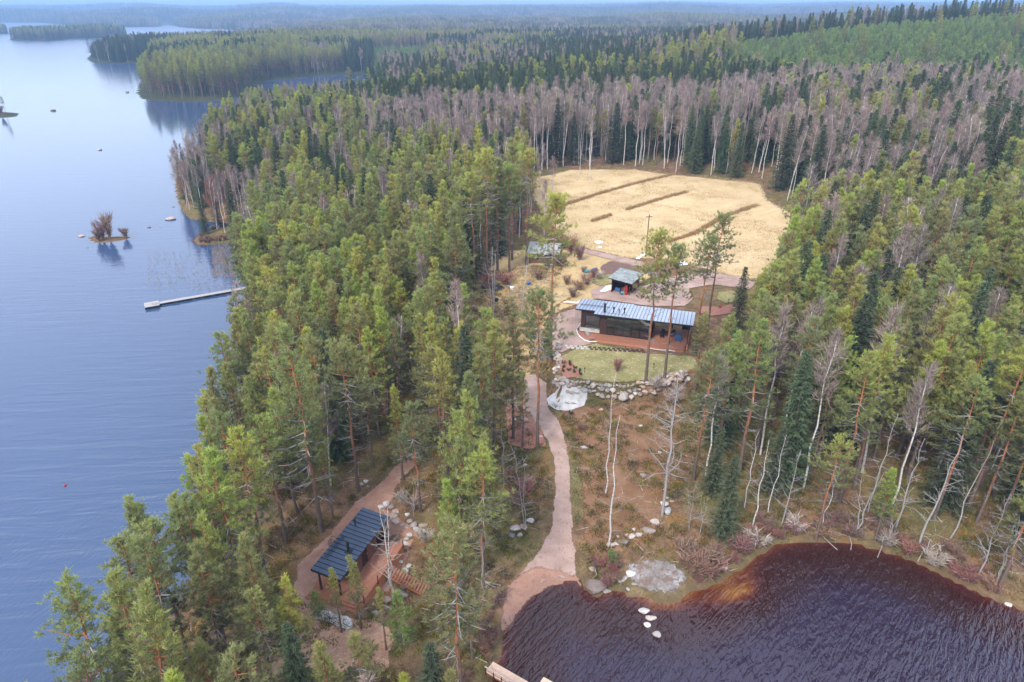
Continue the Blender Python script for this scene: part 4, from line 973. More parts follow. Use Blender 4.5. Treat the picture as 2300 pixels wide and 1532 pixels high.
def window(parent, x0, x1, y, z0, z1, fr=.05, side='y', dep=.08, glass='window_glass'):
    """frame with its pane; side y = facing along y, x = facing along x"""
    b = MB()
    for (a, c, e, f) in ((x0, x1, z0, z0 + fr), (x0, x1, z1 - fr, z1), (x0, x0 + fr, z0 + fr, z1 - fr), (x1 - fr, x1, z0 + fr, z1 - fr)):
        b.box(*(bx(a, c, y - dep / 2, y + dep / 2, e, f) if side == 'y' else bx(y - dep / 2, y + dep / 2, a, c, e, f)))
    w = b.build('window', M['black_metal'], parent)
    p = MB(); p.box(*(bx(x0 + fr, x1 - fr, y - .006, y + .006, z0 + fr, z1 - fr) if side == 'y' else bx(y - .006, y + .006, x0 + fr, x1 - fr, z0 + fr, z1 - fr)))
    p.build('pane', M[glass], w); return w

# ---- the house on the terrace
Ox, Oy = flat(1333, 705, 8.9)
house = empty('house', (Ox, Oy, HOUSE_Z - .02), math.radians(-17)); tag(house, 'dark brown single storey house with pale seamed metal roof and long glass front', 'house')
ZF, ZB = 3.70, 3.08; SL = math.atan((ZF - ZB) / 6.5); rz_at = lambda y: ZF - (ZF - ZB) * y / 6.5
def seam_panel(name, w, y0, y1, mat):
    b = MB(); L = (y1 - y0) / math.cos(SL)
    b.box((0, L / 2, .012), (w - .02, L, .024)); b.box((-w / 2 + .03, L / 2, .05), (.045, L, .08), 0, 1); return b.mesh(name, [M[mat], M['dark_steel']])  # rib coloured darker, standing in for the shadow line along each seam
pw = .52
pm = {}
for i in range(28 + 6):
    x = -3.1 + pw * (i + .5)
    y0, y1 = (1.5, 6.9) if x < 0 else ((0, 7.4) if x < 5.3 else (0, 6.5))
    if x < 5.3: y1 = 7.0
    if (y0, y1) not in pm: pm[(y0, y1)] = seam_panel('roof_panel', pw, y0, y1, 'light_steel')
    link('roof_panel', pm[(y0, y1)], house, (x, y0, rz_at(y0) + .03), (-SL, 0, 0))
xe = -3.1 + pw * 34
def slab(x0, x1, y0, y1, t=.22):
    za, zb = rz_at(y0), rz_at(y1); v = [(x0, y0, za - t), (x1, y0, za - t), (x1, y1, zb - t), (x0, y1, zb - t), (x0, y0, za), (x1, y0, za), (x1, y1, zb), (x0, y1, zb)]
    return v, [(0, 3, 2, 1), (4, 5, 6, 7), (0, 1, 5, 4), (1, 2, 6, 5), (2, 3, 7, 6), (3, 0, 4, 7)]
for q in ((-3.08, .0, 1.52, 6.98), (.003, 5.3, .03, 6.98), (5.303, xe - .03, .03, 6.48)):
    b = MB(); b.add(*slab(*q)); b.build('eaves', M['black_metal'], house)
def wall(parent, mat, x0, x1, y0, y1, z0, holes=(), axis='x', th=.15, name='wall'):
    """wall with real openings, top following the roof slope"""
    b = MB(); cuts = sorted(set([x0, x1] + [h[0] for h in holes] + [h[1] for h in holes]))
    for a, c in zip(cuts, cuts[1:]):
        hs = sorted([(h[2], h[3]) for h in holes if h[0] <= a + 1e-6 and h[1] >= c - 1e-6]); z = z0
        for (p, q) in hs + [(None, None)]:
            top = p if p is not None else rz_at(y0) - .23
            if top > z + .01: b.box(*bx(a, c, y0, y0 + th, z, top))
            z = q if q is not None else z
    return b.build(name, M[mat], parent)
gl = [(1.95 + i * 1.27, 1.95 + (i + 1) * 1.27) for i in range(5)]
wall(house, 'dark_cladding', .97, 8.55, .60, 0, .32, [(a, b, .36, 2.42) for a, b in gl] + [(a, b, 2.60, 3.15) for a, b in gl])
wall(house, 'dark_cladding', -2.2, .967, 1.9, 0, .45, [(-1.5, .72, .60, 2.55)])
side = MB(); side.box(*bx(-2.2, -2.05, 2.06, 6.3, .1, 2.86)); side.box(*bx(.97, 1.12, .76, 1.897, .1, 3.3)); side.build('wall', M['dark_cladding'], house)
back = MB(); back.box(*bx(-2.2, 8.55, 6.301, 6.45, .1, 2.84)); back.build('wall', M['dark_cladding'], house)
e_ = MB(); e_.box(*bx(8.553, 8.70, .60, 6.44, .1, 2.84)); e_.build('wall', M['dark_cladding'], house)
part('interior_floor', 'interior', house, bx(-2.04, 8.54, .76, 6.29, .28, .33)); part('interior_wall', 'curtain', house, bx(-2.04, 8.54, 3.6, 3.7, .34, 2.8))
part('sofa', 'white_paint', house, bx(3.6, 5.2, 1.5, 2.3, .34, .75), bx(3.6, 5.2, 2.3, 2.5, .34, 1.1)); part('dining_table', 'pale_wood', house, bx(5.8, 7.2, 1.4, 2.2, 1.0, 1.05), bx(6.4, 6.6, 1.7, 1.9, .34, .997))
for a, b in gl:
    window(house, a + .02, b - .02, .66, .37, 2.41, .07); window(house, a + .02, b - .02, .66, 2.61, 3.14, .05)
window(house, -1.49, .71, 1.96, .61, 2.54, .06)
part('window_sill', 'silver_metal', house, bx(-1.5, .72, 1.80, 1.897, .56, .60))
part('plinth', 'concrete', house, bx(-2.35, .55, 1.35, 1.896, -.3, .42)); part('foundation', 'concrete', house, bx(-2.18, 8.5, 1.96, 6.28, -.3, .095))
for x, y in ((14.0, .55), (14.0, 5.9), (11.4, 5.9), (11.4, .45)): part('post', 'dark_cladding', house, bx(x - .08, x + .08, y - .08, y + .08, .3, rz_at(y) - .23))
part('screen_wall', 'dark_cladding', house, bx(12.9, 13.9, 5.84, 5.96, .3, 2.9))
part('chimney', 'black_metal', house, ((1.46, 1.3, 4.25), (.30, .30, 1.5)), ((1.46, 1.3, 5.03), (.36, .36, .05)))
for x, y, h, w in ((2.75, 1.75, .85, .14), (3.55, 1.9, .55, .10), (4.35, 1.85, .85, .14)):
    b = MB(); b.tube((x, y, 3.4), (x, y, 3.55 + h), w * .6, n=8); b.tube((x, y, 3.55 + h * .75), (x, y, 3.62 + h), w, n=8); b.build('roof_vent', M['black_metal'], house)
b = MB()
for dy in (0, .38): b.path([(-2.7, 3.3 + dy, rz_at(3.3 + dy) + .22), (1.9, 3.3 + dy, rz_at(3.3 + dy) + .22)], [.025, .025], 4)
for i in range(17): x = -2.6 + i * .28; b.tube((x, 3.3, rz_at(3.3) + .22), (x, 3.68, rz_at(3.68) + .22), .015, n=4)
for i in range(6): x = -2.6 + i * .88; b.tube((x, 3.5, rz_at(3.5) + .02), (x, 3.5, rz_at(3.5) + .21), .02, n=4)
b.build('roof_walkway', M['black_metal'], house)
b = MB(); b.path([(1.0, .95, rz_at(.9) + .14), (5.3, .95, rz_at(.9) + .14)], [.02, .02], 4)
for i in range(9): b.tube((1 + i * .53, .95, rz_at(.95) + .02), (1 + i * .53, .95, rz_at(.95) + .14), .015, n=4)
b.build('snow_guard', M['black_metal'], house)
b = MB()
for x in (-2.95, -2.6): b.path([(x, 1.35, -.1), (x, 1.35, 3.5), (x, 1.9, 3.95), (x, 2.6, 3.75)], [.03] * 4, 5)
for i in range(11): b.tube((-2.95, 1.35, .2 + i * .3), (-2.6, 1.35, .2 + i * .3), .02, n=4)
b.build('wall_ladder', M['silver_metal'], house)
dk = MB(); 
for q in (bx(.62, 13.7, -1.28, .59, -.25, .262), bx(8.705, 13.95, .593, 5.5, -.25, .262), bx(.5, 8.6, -1.95, -1.285, -.25, .06), bx(5.3, 8.15, -2.55, -1.955, -.25, -.06), bx(8.605, 13.7, -1.75, -1.285, -.25, .06)): dk.box(*q)
deck = dk.build('deck', M['deck_edge'], house)
boards('deck_boards', 'deck_wood', deck, .60, 13.74, -1.30, .59, .30); boards('deck_boards', 'deck_wood', deck, 8.71, 14.0, .60, 5.5, .30)
boards('deck_boards', 'deck_wood', deck, .48, 8.6, -1.97, -1.31, .10); boards('deck_boards', 'deck_wood', deck, 8.61, 13.7, -1.77, -1.31, .10); boards('deck_boards', 'deck_wood', deck, 5.28, 8.17, -2.57, -1.98, -.02)
part('deck_rim', 'deck_edge', house, bx(14.0, 14.14, -1.3, 5.5, -.2, .5))

def hp(x, y, z=0.0):
    return house.matrix_basis @ Vector((x, y, z))
# grill and garden furniture on the terrace
def at_house(name, label, cat, x, y, rz=0, z=.305, group=None):
    p = hp(x, y, z); o = empty(name, p, math.radians(-17) + rz); tag(o, label, cat, group); return o
g = at_house('grill', 'covered dark blue grill standing on the open end of the house terrace', 'grill', 12.6, 1.6)
b = MB(); b.box((0, 0, .45), (.9, .5, .9)); b.box((0, 0, .98), (.7, .42, .16)); b.build('cover', M['blue_plastic'], g); part('wheel', 'tyre_black', g, bx(-.4, -.3, -.3, -.26, 0, .14), bx(.3, .4, -.3, -.26, 0, .14))
t_ = at_house('garden_table', 'low dark table under the roof at the open terrace', 'table', 11.0, 2.6); part('table_top', 'dark_cladding', t_, bx(-.7, .7, -.4, .4, .68, .73))
for sx in (-.6, .6):
    for sy in (-.32, .32): part('leg', 'black_metal', t_, bx(sx - .03, sx + .03, sy - .03, sy + .03, 0, .68))
for i, (x, y, rz, lb) in enumerate([(10.2, 1.9, .2, 'dark terrace chair left of the low table'), (11.8, 3.5, 3.3, 'dark terrace chair behind the low table'), (10.3, 3.4, 2.9, 'dark terrace chair in the corner against the house wall')]):
    c = at_house('garden_chair', lb, 'chair', x, y, rz, group='chairs on the house terrace'); part('seat', 'black_metal', c, bx(-.25, .25, -.25, .25, .42, .46)); part('backrest', 'black_metal', c, bx(-.25, .25, .21, .25, .46, .95))
    for sx in (-.22, .22):
        for sy in (-.22, .22): part('leg', 'black_metal', c, bx(sx - .02, sx + .02, sy - .02, sy + .02, 0, .42))

# ---- the shore cabin
Sx, Sy = flat(697, 1280, SAUNA_Z + 3.0); SA = math.radians(70.4)
cabin = empty('shore_cabin', (Sx, Sy, SAUNA_Z), SA); tag(cabin, 'small lakeside cabin with dark blue seamed metal roof and reddish timber deck', 'cabin')
CZ0, CZ1 = 3.0, 2.70       # roof height left and right edge; local y runs to the left, so the roof lies at y<0
CS = math.atan((CZ0 - CZ1) / 3.0)
b = MB(); b.box((0, -1.5, .012), (.50, 3.0, .024)); b.box((-.24, -1.5, .04), (.032, 3.0, .07), 0, 1); pmesh = b.mesh('roof_panel', [M['dark_steel'], M['black_metal']])
for i in range(17): link('roof_panel', pmesh, cabin, (.27 + i * .52, 0, CZ0 + .02), (CS, 0, 0))
XE = 17 * .52 + .02
b = MB(); v = [(0.02, -.02, CZ0 - .16), (XE - .03, -.02, CZ0 - .16), (XE - .03, -2.97, CZ1 - .16), (.02, -2.97, CZ1 - .16), (.02, -.02, CZ0), (XE - .03, -.02, CZ0), (XE - .03, -2.97, CZ1), (.02, -2.97, CZ1)]
b.add(v, [(0, 1, 2, 3), (4, 7, 6, 5), (0, 4, 5, 1), (1, 5, 6, 2), (2, 6, 7, 3), (3, 7, 4, 0)]); b.build('eaves', M['black_metal'], cabin)
part('wall', 'dark_cladding', cabin, bx(2.6, 8.6, -.40, -.28, .3, 2.80)); part('wall', 'dark_cladding', cabin, bx(2.6, 2.72, -2.5, -.403, .3, 1.0), bx(2.6, 2.72, -2.5, -2.3, 1.003, 2.5), bx(2.6, 2.72, -.7, -.403, 1.003, 2.7), bx(2.6, 2.72, -2.297, -.703, 2.3, 2.55))
window(cabin, -2.29, -.71, 2.66, 1.01, 2.29, .06, 'x')
part('wall', 'brown_cladding', cabin, bx(2.6, 4.0, -2.62, -2.503, .3, 2.53), bx(5.0, 6.6, -2.62, -2.503, .3, 2.53), bx(8.2, 8.6, -2.62, -2.503, .3, 2.53), bx(4.003, 4.997, -2.62, -2.503, 2.36, 2.53), bx(6.603, 8.197, -2.62, -2.503, 2.1, 2.53))
d_ = part('door', 'dark_cladding', cabin, bx(4.02, 4.98, -2.58, -2.53, .42, 2.34)); part('handle', 'silver_metal', d_, bx(4.86, 4.92, -2.66, -2.60, 1.3, 1.5))
window(cabin, 6.62, 8.18, -2.56, .42, 2.09, .06)
part('wall', 'dark_cladding', cabin, bx(8.603, 8.72, -2.62, -.28, .3, 2.53)); part('foundation', 'concrete', cabin, bx(2.7, 8.6, -2.5, -.4, -.2, .297))
part('interior_floor', 'interior', cabin, bx(2.73, 8.59, -2.49, -.41, .30, .34))
for x, y in ((.45, -.48), (.45, -2.5)):
    part('post', 'dark_cladding', cabin, bx(x - .07, x + .07, y - .07, y + .07, .3, CZ0 - .17 + (CZ1 - CZ0) * (-y) / 3.0))
part('beam', 'black_metal', cabin, bx(.38, .52, -2.9, -.1, 2.62, 2.70))
b = MB(); b.box((3.2, -1.87, 2.86), (.55, .55, .16)); b.tube((3.2, -1.87, 2.9), (3.2, -1.87, 4.0), .13, n=10); b.tube((3.2, -1.87, 3.98), (3.2, -1.87, 4.04), .16, n=10); b.build('chimney', M['black_metal'], cabin)
b = MB(); b.tube((6.4, -.65, 2.9), (6.4, -.65, 3.45), .07, n=8); b.tube((6.4, -.65, 3.42), (6.4, -.65, 3.75), .12, n=8); b.build('roof_vent', M['black_metal'], cabin)
b = MB()
for dx in (0, .38):
    b.path([(3.6 + dx, .55, .1), (3.6 + dx, .5, 2.95), (3.6 + dx, .38, 3.35), (3.6 + dx, .02, 3.4), (3.6 + dx, -.3, 3.1)], [.022] * 5, 5)
for i in range(10): b.tube((3.6, .5, .4 + .28 * i), (3.98, .5, .4 + .28 * i), .015, n=4)
b.build('roof_ladder', M['black_metal'], cabin)
b = MB()
for dy in (-.35, -.62): b.path([(1.7, dy, CZ0 + .10), (4.6, dy, CZ0 + .10)], [.025, .025], 4)
for i in range(12): b.tube((1.75 + i * .25, -.35, CZ0 + .10), (1.75 + i * .25, -.62, CZ0 + .08), .014, n=4)
for i in range(4): b.tube((1.9 + i * .85, -.5, CZ0 - .02), (1.9 + i * .85, -.5, CZ0 + .09), .02, n=4)
b.path([(3.15, -.62, CZ0 + .07), (3.15, -1.55, CZ0 - .02)], [.02, .02], 4); b.build('roof_walkway', M['black_metal'], cabin)
dk = MB()
for q in (bx(.0, 2.6, -2.60, .3, -.1, .36), bx(-.30, -.003, -4.4, .45, -.2, .22), bx(-.60, -.303, -4.5, .6, -.3, .08), bx(.0, 8.1, -4.7, -2.625, -1.2, .36)): dk.box(*q)
deck = dk.build('deck', M['deck_edge'], cabin)
boards('deck_boards', 'deck_wood', deck, .0, 2.58, -2.62, .32, .40); boards('deck_boards', 'deck_wood', deck, .0, 8.12, -4.72, -2.64, .40)
boards('deck_boards', 'deck_wood', deck, -.31, -.01, -4.42, .47, .26, .15); boards('deck_boards', 'deck_wood', deck, -.62, -.32, -4.52, .62, .12, .15)
for i in range(4):
    x = .6 + i * 2.45; part('railing_post', 'dark_cladding', cabin, bx(x - .04, x + .04, -4.78, -4.72, .0, 1.05))
# stairs from the deck down the bank
st = empty('stairs', cabin.matrix_basis @ Vector((4.72, -4.78, .36)), SA - PI / 2 + math.radians(6)); tag(st, 'long reddish timber stairs running from the cabin deck down to the right', 'stairs')
nst = 15
for i in range(nst): part('step', 'deck_wood', st, (((i + .5) * .265, 0, -.07 - i * .130), (.235, 1.25, .05)))
b = MB()
for sy in (-.60, .60): b.path([(0, sy, -.22), (nst * .265, sy, -.22 - nst * .125)], [.06, .06], 4)
b.build('stringer', M['deck_edge'], st)
b = MB(); b.path([(0, -.66, .55), (nst * .20, -.66, .55 - nst * .10)], [.035, .035], 4)
for i in range(3): b.tube((.1 + i * 1.2, -.66, -.2 - i * .55), (.1 + i * 1.2, -.66, .5 - i * .58), .03, n=4)
b.build('handrail', M['deck_edge'], st)

# ---- the open fronted shed in the yard
gx0, gy0 = flat(1373, 657, HOUSE_Z); shed = empty('shed', (gx0, gy0, H1(gx0, gy0) - .05), math.radians(-30)); tag(shed, 'small dark brown open fronted shed with grey green shingle roof in the yard', 'shed')
W_, D_ = 3.3, 4.6
part('wall', 'dark_cladding', shed, bx(-.06, .06, 0, D_, 0, 2.55)); part('wall', 'dark_cladding', shed, bx(.063, W_ + .06, D_ - .12, D_, 0, 2.5))
part('wall', 'brown_cladding', shed, bx(W_ - .06, W_ + .06, 1.2, 2.1, 0, 2.40), bx(W_ - .06, W_ + .06, 2.8, 3.5, 0, 2.40), bx(W_ - .06, W_ + .06, 4.1, D_ - .123, 0, 2.40))
part('lintel', 'dark_cladding', shed, bx(.063, W_ + .06, .0, .14, 2.15, 2.45)); part('post', 'dark_cladding', shed, bx(W_ - .08, W_ + .06, .0, .14, 0, 2.147))
part('door', 'black_metal', shed, bx(W_ - .03, W_ + .03, 2.103, 2.797, 0, 2.1)); part('door', 'black_metal', shed, bx(W_ - .03, W_ + .03, 3.503, 4.097, 0, 2.1))
part('inner_wall', 'dark_cladding', shed, bx(.063, W_ - .063, 2.0, 2.08, 0, 2.4)); part('floor', 'concrete', shed, bx(.07, W_ - .07, .02, D_ - .13, -.2, .04))
rs = math.atan(.25 / 4.4); rw = MB(); rw.box((W_ / 2, D_ / 2, 2.66), (W_ + 1.1, D_ + 1.2, .14), 0, 0, 0, math.atan(.08)); rw.build('eaves', M['black_metal'], shed)
tile = MB(); tile.box((0, 0, .015), (.50, .56, .03), 0, 0, math.radians(3)); tm = tile.mesh('shingle', M['felt_shingle'])
for i in range(9):
    for j in range(11):
        x = -.55 + .245 + i * .49; y = -.6 + .26 + j * .53
        link('shingle', tm, shed, (x, y, 2.66 + .08 - (x - W_ / 2) * .08 + (.004 * ((i + j) % 3))), (0, math.atan(.08), 0))
def in_shed(name, label, cat, x, y, rz=0): 
    p = shed.matrix_basis @ Vector((x, y, .05)); o = empty(name, p, math.radians(-30) + rz); tag(o, label, cat); return o
o = in_shed('storage_box', 'blue grey storage box inside the open shed', 'box', .9, .9); part('body', 'blue_plastic', o, bx(-.45, .45, -.35, .35, 0, .9)); part('lid', 'black_metal', o, bx(-.48, .48, -.38, .38, .903, .97))
o = in_shed('firewood_stack', 'stack of reddish firewood in the shadow of the open shed', 'firewood', 2.0, 1.2)
lg = MB(); lg.tube((0, -.25, 0), (0, .25, 0), .10, n=7); lm = lg.mesh('log', M['brown_cladding'])
for r_ in range(6):
    for c_ in range(6): link('log', lm, o, (-.55 + c_ * .21 + (r_ % 2) * .1, 0, .10 + r_ * .18))
for i, (x, y, h, mt, nm, lb, ct) in enumerate([(2.75, -.15, 1.9, 'red_paint', 'sled', 'bright red sled leaning upright at the shed corner', 'sled'), (2.35, -.2, 1.5, 'silver_metal', 'shovel', 'pale shovel leaning in front of the open shed', 'shovel'), (2.05, -.3, 1.0, 'teal_plastic', 'wheelbarrow', 'small green cart before the open shed', 'cart')]):
    o = in_shed(nm, lb, ct, x, y)
    if nm == 'sled': part('seat', mt, o, ((0, .05, h / 2), (.34, .06, h), 0, 0, .08)); part('rim', mt, o, ((-.19, .02, h / 2), (.04, .12, h), 0, 0, .08), ((.19, .02, h / 2), (.04, .12, h), 0, 0, .08))
    elif nm == 'shovel': b = MB(); b.tube((0, 0, .2), (0, .12, h), .02, n=5); b.build('handle', M['pale_wood'], o); part('blade', mt, o, ((0, 0, .18), (.3, .03, .36)))
    else: b = MB(); b.add([(-.3, -.4, .55), (.3, -.4, .55), (.3, .4, .55), (-.3, .4, .55), (-.15, -.25, .25), (.15, -.25, .25), (.15, .2, .25), (-.15, .2, .25)], [(4, 5, 1, 0), (5, 6, 2, 1), (6, 7, 3, 2), (7, 4, 0, 3), (7, 6, 5, 4)]); b.build('tray', M[mt], o); b = MB(); b.tube((-.04, .35, .17), (.04, .35, .17), .17, n=12); b.build('wheel', M['tyre_black'], o)

# ---- old buildings half hidden among the trees
def old_house(px0, py0, z, w, d, h, rot, label, roofm='corrugated_sheet', wallm='old_timber', rise=1.3):
    x, y = flat(px0, py0, z); o = empty('old_cottage', (x, y, H1(x, y) - .1), math.radians(rot)); tag(o, label, 'cottage')
    part('wall', wallm, o, bx(0, w, 0, .12, 0, h)); part('wall', wallm, o, bx(0, .12, .123, d, 0, h)); part('wall', wallm, o, bx(w - .12, w, .123, d, 0, h)); part('wall', wallm, o, bx(.123, w - .123, d - .12, d, 0, h))
    window(o, w * .2, w * .2 + .8, -.01, 1.0, 1.9); window(o, w * .65, w * .65 + .8, -.01, 1.0, 1.9)
    for xx in (0, w - .12):
        g_ = MB(); g_.add([(xx, 0, h + .003), (xx + .12, 0, h + .003), (xx, d, h + .003), (xx + .12, d, h + .003), (xx, d / 2, h + rise - .06), (xx + .12, d / 2, h + rise - .06)], [(0, 4, 2), (1, 3, 5), (0, 1, 5, 4), (2, 4, 5, 3)]); g_.build('gable', M[wallm], o)
    for s_ in (0, 1):
        L = math.hypot(d / 2 + .4, rise * (d / 2 + .4) / (d / 2)); a = math.atan(rise / (d / 2)); b = MB()
        n = int((w + .8) / .8)
        sh = MB(); sh.box((0, 0, 0), ((w + .8) / n - .01, L, .05)); shm = sh.mesh('roof_sheet', M[roofm])
        for i in range(n):
            yc = (d / 4 - .2) if s_ == 0 else d - (d / 4 - .2); link('roof_sheet', shm, o, (-.4 + (i + .5) * (w + .8) / n, yc, h + rise / 2 - .2 * rise / (d / 2) + .03 + .006 * (i % 2)), (a if s_ == 0 else -a, 0, 0))
    part('chimney', 'concrete', o, bx(w * .35, w * .35 + .5, d * .52, d * .52 + .5, h + rise * .6, h + rise + .8)); return o
old_house(1188, 592, HOUSE_Z, 5.6, 5.0, 2.4, -14, 'old cottage with weathered grey sheet roof left of the yard behind bare trees')
old_house(974, 562, HOUSE_Z, 2.6, 3.0, 2.3, -10, 'tiny red walled outbuilding with grey roof deep in the pine stand')

# ---- landing stages
def stage(name, label, p0, p1, w, z, mat, edge, float_=True, rail=False, platform=None):
    a, b_ = Vector(p0), Vector(p1); L = (b_ - a).length; ang = math.atan2(b_.y - a.y, b_.x - a.x)
    o = empty(name, (a.x, a.y, 0), ang); tag(o, label, 'dock')
    boards('walkway', mat, o, 0, L, -w / 2, w / 2, z, .16, .015, .04, 'y')
    b = MB()
    for sy in (-1, 1): b.box((L / 2, sy * (w / 2 - .06), z - .13), (L, .08, .18))
    b.build('side_beam', M[edge], o)
    if float_:
        for i in range(int(L / 3.4)): part('pontoon', 'tyre_black', o, bx(1 + i * 3.4, 2.2 + i * 3.4, -w / 2 + .1, w / 2 - .1, -.15, z - .22))
    else:
        for i in range(int(L / 1.8) + 1):
            for sy in (-1, 1): q = MB(); q.tube((.2 + i * 1.8, sy * (w / 2 - .1), -1.5), (.2 + i * 1.8, sy * (w / 2 - .1), z - .05), .06, n=6); q.build('pile', M[edge], o)
    if platform:
        s = platform; boards('platform', mat, o, -s, -.02, -s / 2 - .15, s / 2 - .15, z + .06, .16, .015, .04, 'y'); part('platform_frame', edge, o, bx(-s, -.02, -s / 2 - .15, s / 2 - .15, -.1, z + .018))
        be = part('bench', 'grey_wood', o, bx(-1.2, -.4, -.75, -.45, z + .45, z + .5)); part('leg', 'grey_wood', be, bx(-1.15, -1.1, -.7, -.5, z + .06, z + .448)); part('leg', 'grey_wood', be, bx(-.5, -.45, -.7, -.5, z + .06, z + .448))
    if rail:
        k = int(L / .78) + 1
        for i in range(k): part('railing_post', 'black_metal', o, bx(.05 + i * .78, .11 + i * .78, -w / 2 - .06, -w / 2 - .003, z - .25, z + .62))
        part('handrail', 'pale_wood', o, bx(0, L, -w / 2 - .09, -w / 2 + .01, z + .623, z + .67)); part('mid_rail', 'black_metal', o, bx(0, L, -w / 2 - .045, -w / 2 - .025, z + .28, z + .31))
    return o
stage('floating_dock', 'long narrow grey floating dock with square end platform on the calm lake', (-66.2, 118.3), (-51.5, 126.6), 1.1, .42, 'grey_wood', 'tyre_black', platform=2.5)
stage('landing_stage', 'new pale wooden landing stage with black railing posts at the foot of the beach', (-1.9, 39.25), (4.6, 35.0), 1.15, .75, 'pale_wood', 'deck_edge', False, True)
stage('mooring_walkway', 'short pale wooden side walkway beyond the railed landing stage', (2.35, 37.9), (5.4, 35.95), .9, .75, 'pale_wood', 'deck_edge', False, False)
# ------------------------------------------------------------------ stones
def t_stone(name, cols):
    t = NT(name); v = t.coord('Object'); n = t.noise(v, 1.6, 5, .65); m = t.noise(v, 6, 3, .7); r = t.rand()
    c = t.ramp(t.math('ADD', t.math('MULTIPLY', n, .7), t.math('MULTIPLY', m, .3)), [(.28, cols[0]), (.52, cols[1]), (.75, cols[2])])
    w = t.node('TexWhiteNoise', noise_dimensions='1D'); t.l.new(r, w.inputs['W'])
    c = t.mix(t.math('MULTIPLY', w.outputs['Value'], .45), c, (.40, .27, .21)); c = t.hsv(c, .5, 1, t.math('ADD', t.math('MULTIPLY', r, .6), .68))
    M[name] = t.done(t.bsdf(c, .9, 0, .2, t.bump(m, .5, .05)))
t_stone('granite', [(.16, .14, .12), (.31, .285, .26), (.50, .48, .45)]); t_stone('pale_granite', [(.25, .235, .22), (.45, .43, .41), (.62, .61, .59)])
t_stone('pink_granite', [(.22, .15, .12), (.38, .27, .22), (.52, .41, .36)]); t_stone('dark_granite', [(.07, .065, .06), (.15, .14, .13), (.30, .29, .27)])
def stone_mesh(seed, mat, flatn=.65):
    bm = bmesh.new(); bmesh.ops.create_icosphere(bm, subdivisions=2, radius=.5); r = random.Random(seed); o = R3(r, 40)
    pl = [(R3(r).normalized(), r.uniform(.26, .40)) for _ in range(11)]
    for v in bm.verts:
        p = v.co.copy(); p *= 1 + .28 * mnoise.noise(p * 2.2 + o)
        for n, d in pl:
            k = p.dot(n) - d
            if k > 0: p -= n * k * .95
        p.z *= flatn; v.co = p
    me = bpy.data.meshes.new('stone'); bm.to_mesh(me); bm.free(); me.materials.append(M[mat]); return me
STONES = {m: [stone_mesh(900 + i * 7 + len(m), m, [.62, .8, .7][i]) for i in range(3)] for m in ('granite', 'pale_granite', 'pink_granite', 'dark_granite')}
rs_ = random.Random(5)
# retaining wall: every stone a part
sw = empty('stone_wall', (*flat(1400, 870, 4.6), 4.0)); tag(sw, 'dry stone retaining wall of round boulders below the lawn', 'stone wall'); swi = sw.location.copy()
def wall_run(pts, z0, rows, smin, smax):
    P3 = [Vector((*flat(a, b, HOUSE_Z - .5), 0)) for a, b in pts]
    for rw_ in range(rows):
        for a, b in zip(P3, P3[1:]):
            L = (b - a).length; s = rs_.uniform(0, .3)
            n = Vector((-(b - a).y, (b - a).x, 0)).normalized()
            while s < L:
                w = rs_.uniform(smin, smax) * (1.15 - .15 * rw_); p = a + (b - a) * (s / L) + n * (-.55 + rw_ * .42 + rs_.uniform(-.12, .12)); gz = H1(p.x, p.y)
                mt = rs_.choice(('granite', 'granite', 'pale_granite', 'pink_granite', 'granite')); z = z0 + rw_ * .50 + rs_.uniform(-.08, .08)
                link('stone', STONES[mt][rs_.randrange(3)], sw, p + Vector((0, 0, max(z, gz + .1))) - swi, (rs_.uniform(-.3, .3), rs_.uniform(-.3, .3), rs_.uniform(0, 6.28)), (w * rs_.uniform(.95, 1.3), w, w * rs_.uniform(.85, 1.1)))
                s += w * .84
wall_run([(1250, 853), (1275, 868), (1330, 872), (1400, 877), (1460, 868), (1500, 852), (1546, 842)], 3.9, 3, .5, .95)
wall_run([(1262, 778), (1254, 800), (1264, 818), (1252, 838)], 4.5, 2, .55, .95)
for px, py, w in ((1400, 893, 2.0), (1500, 862, 1.4), (1478, 852, 1.3), (1530, 848, 1.5)):
    x, y, z = at(px, py); link('stone', STONES['granite'][0], sw, Vector((x, y, z + .3)) - swi, (0, 0, 1.2), (w * 1.2, w * .8, w))
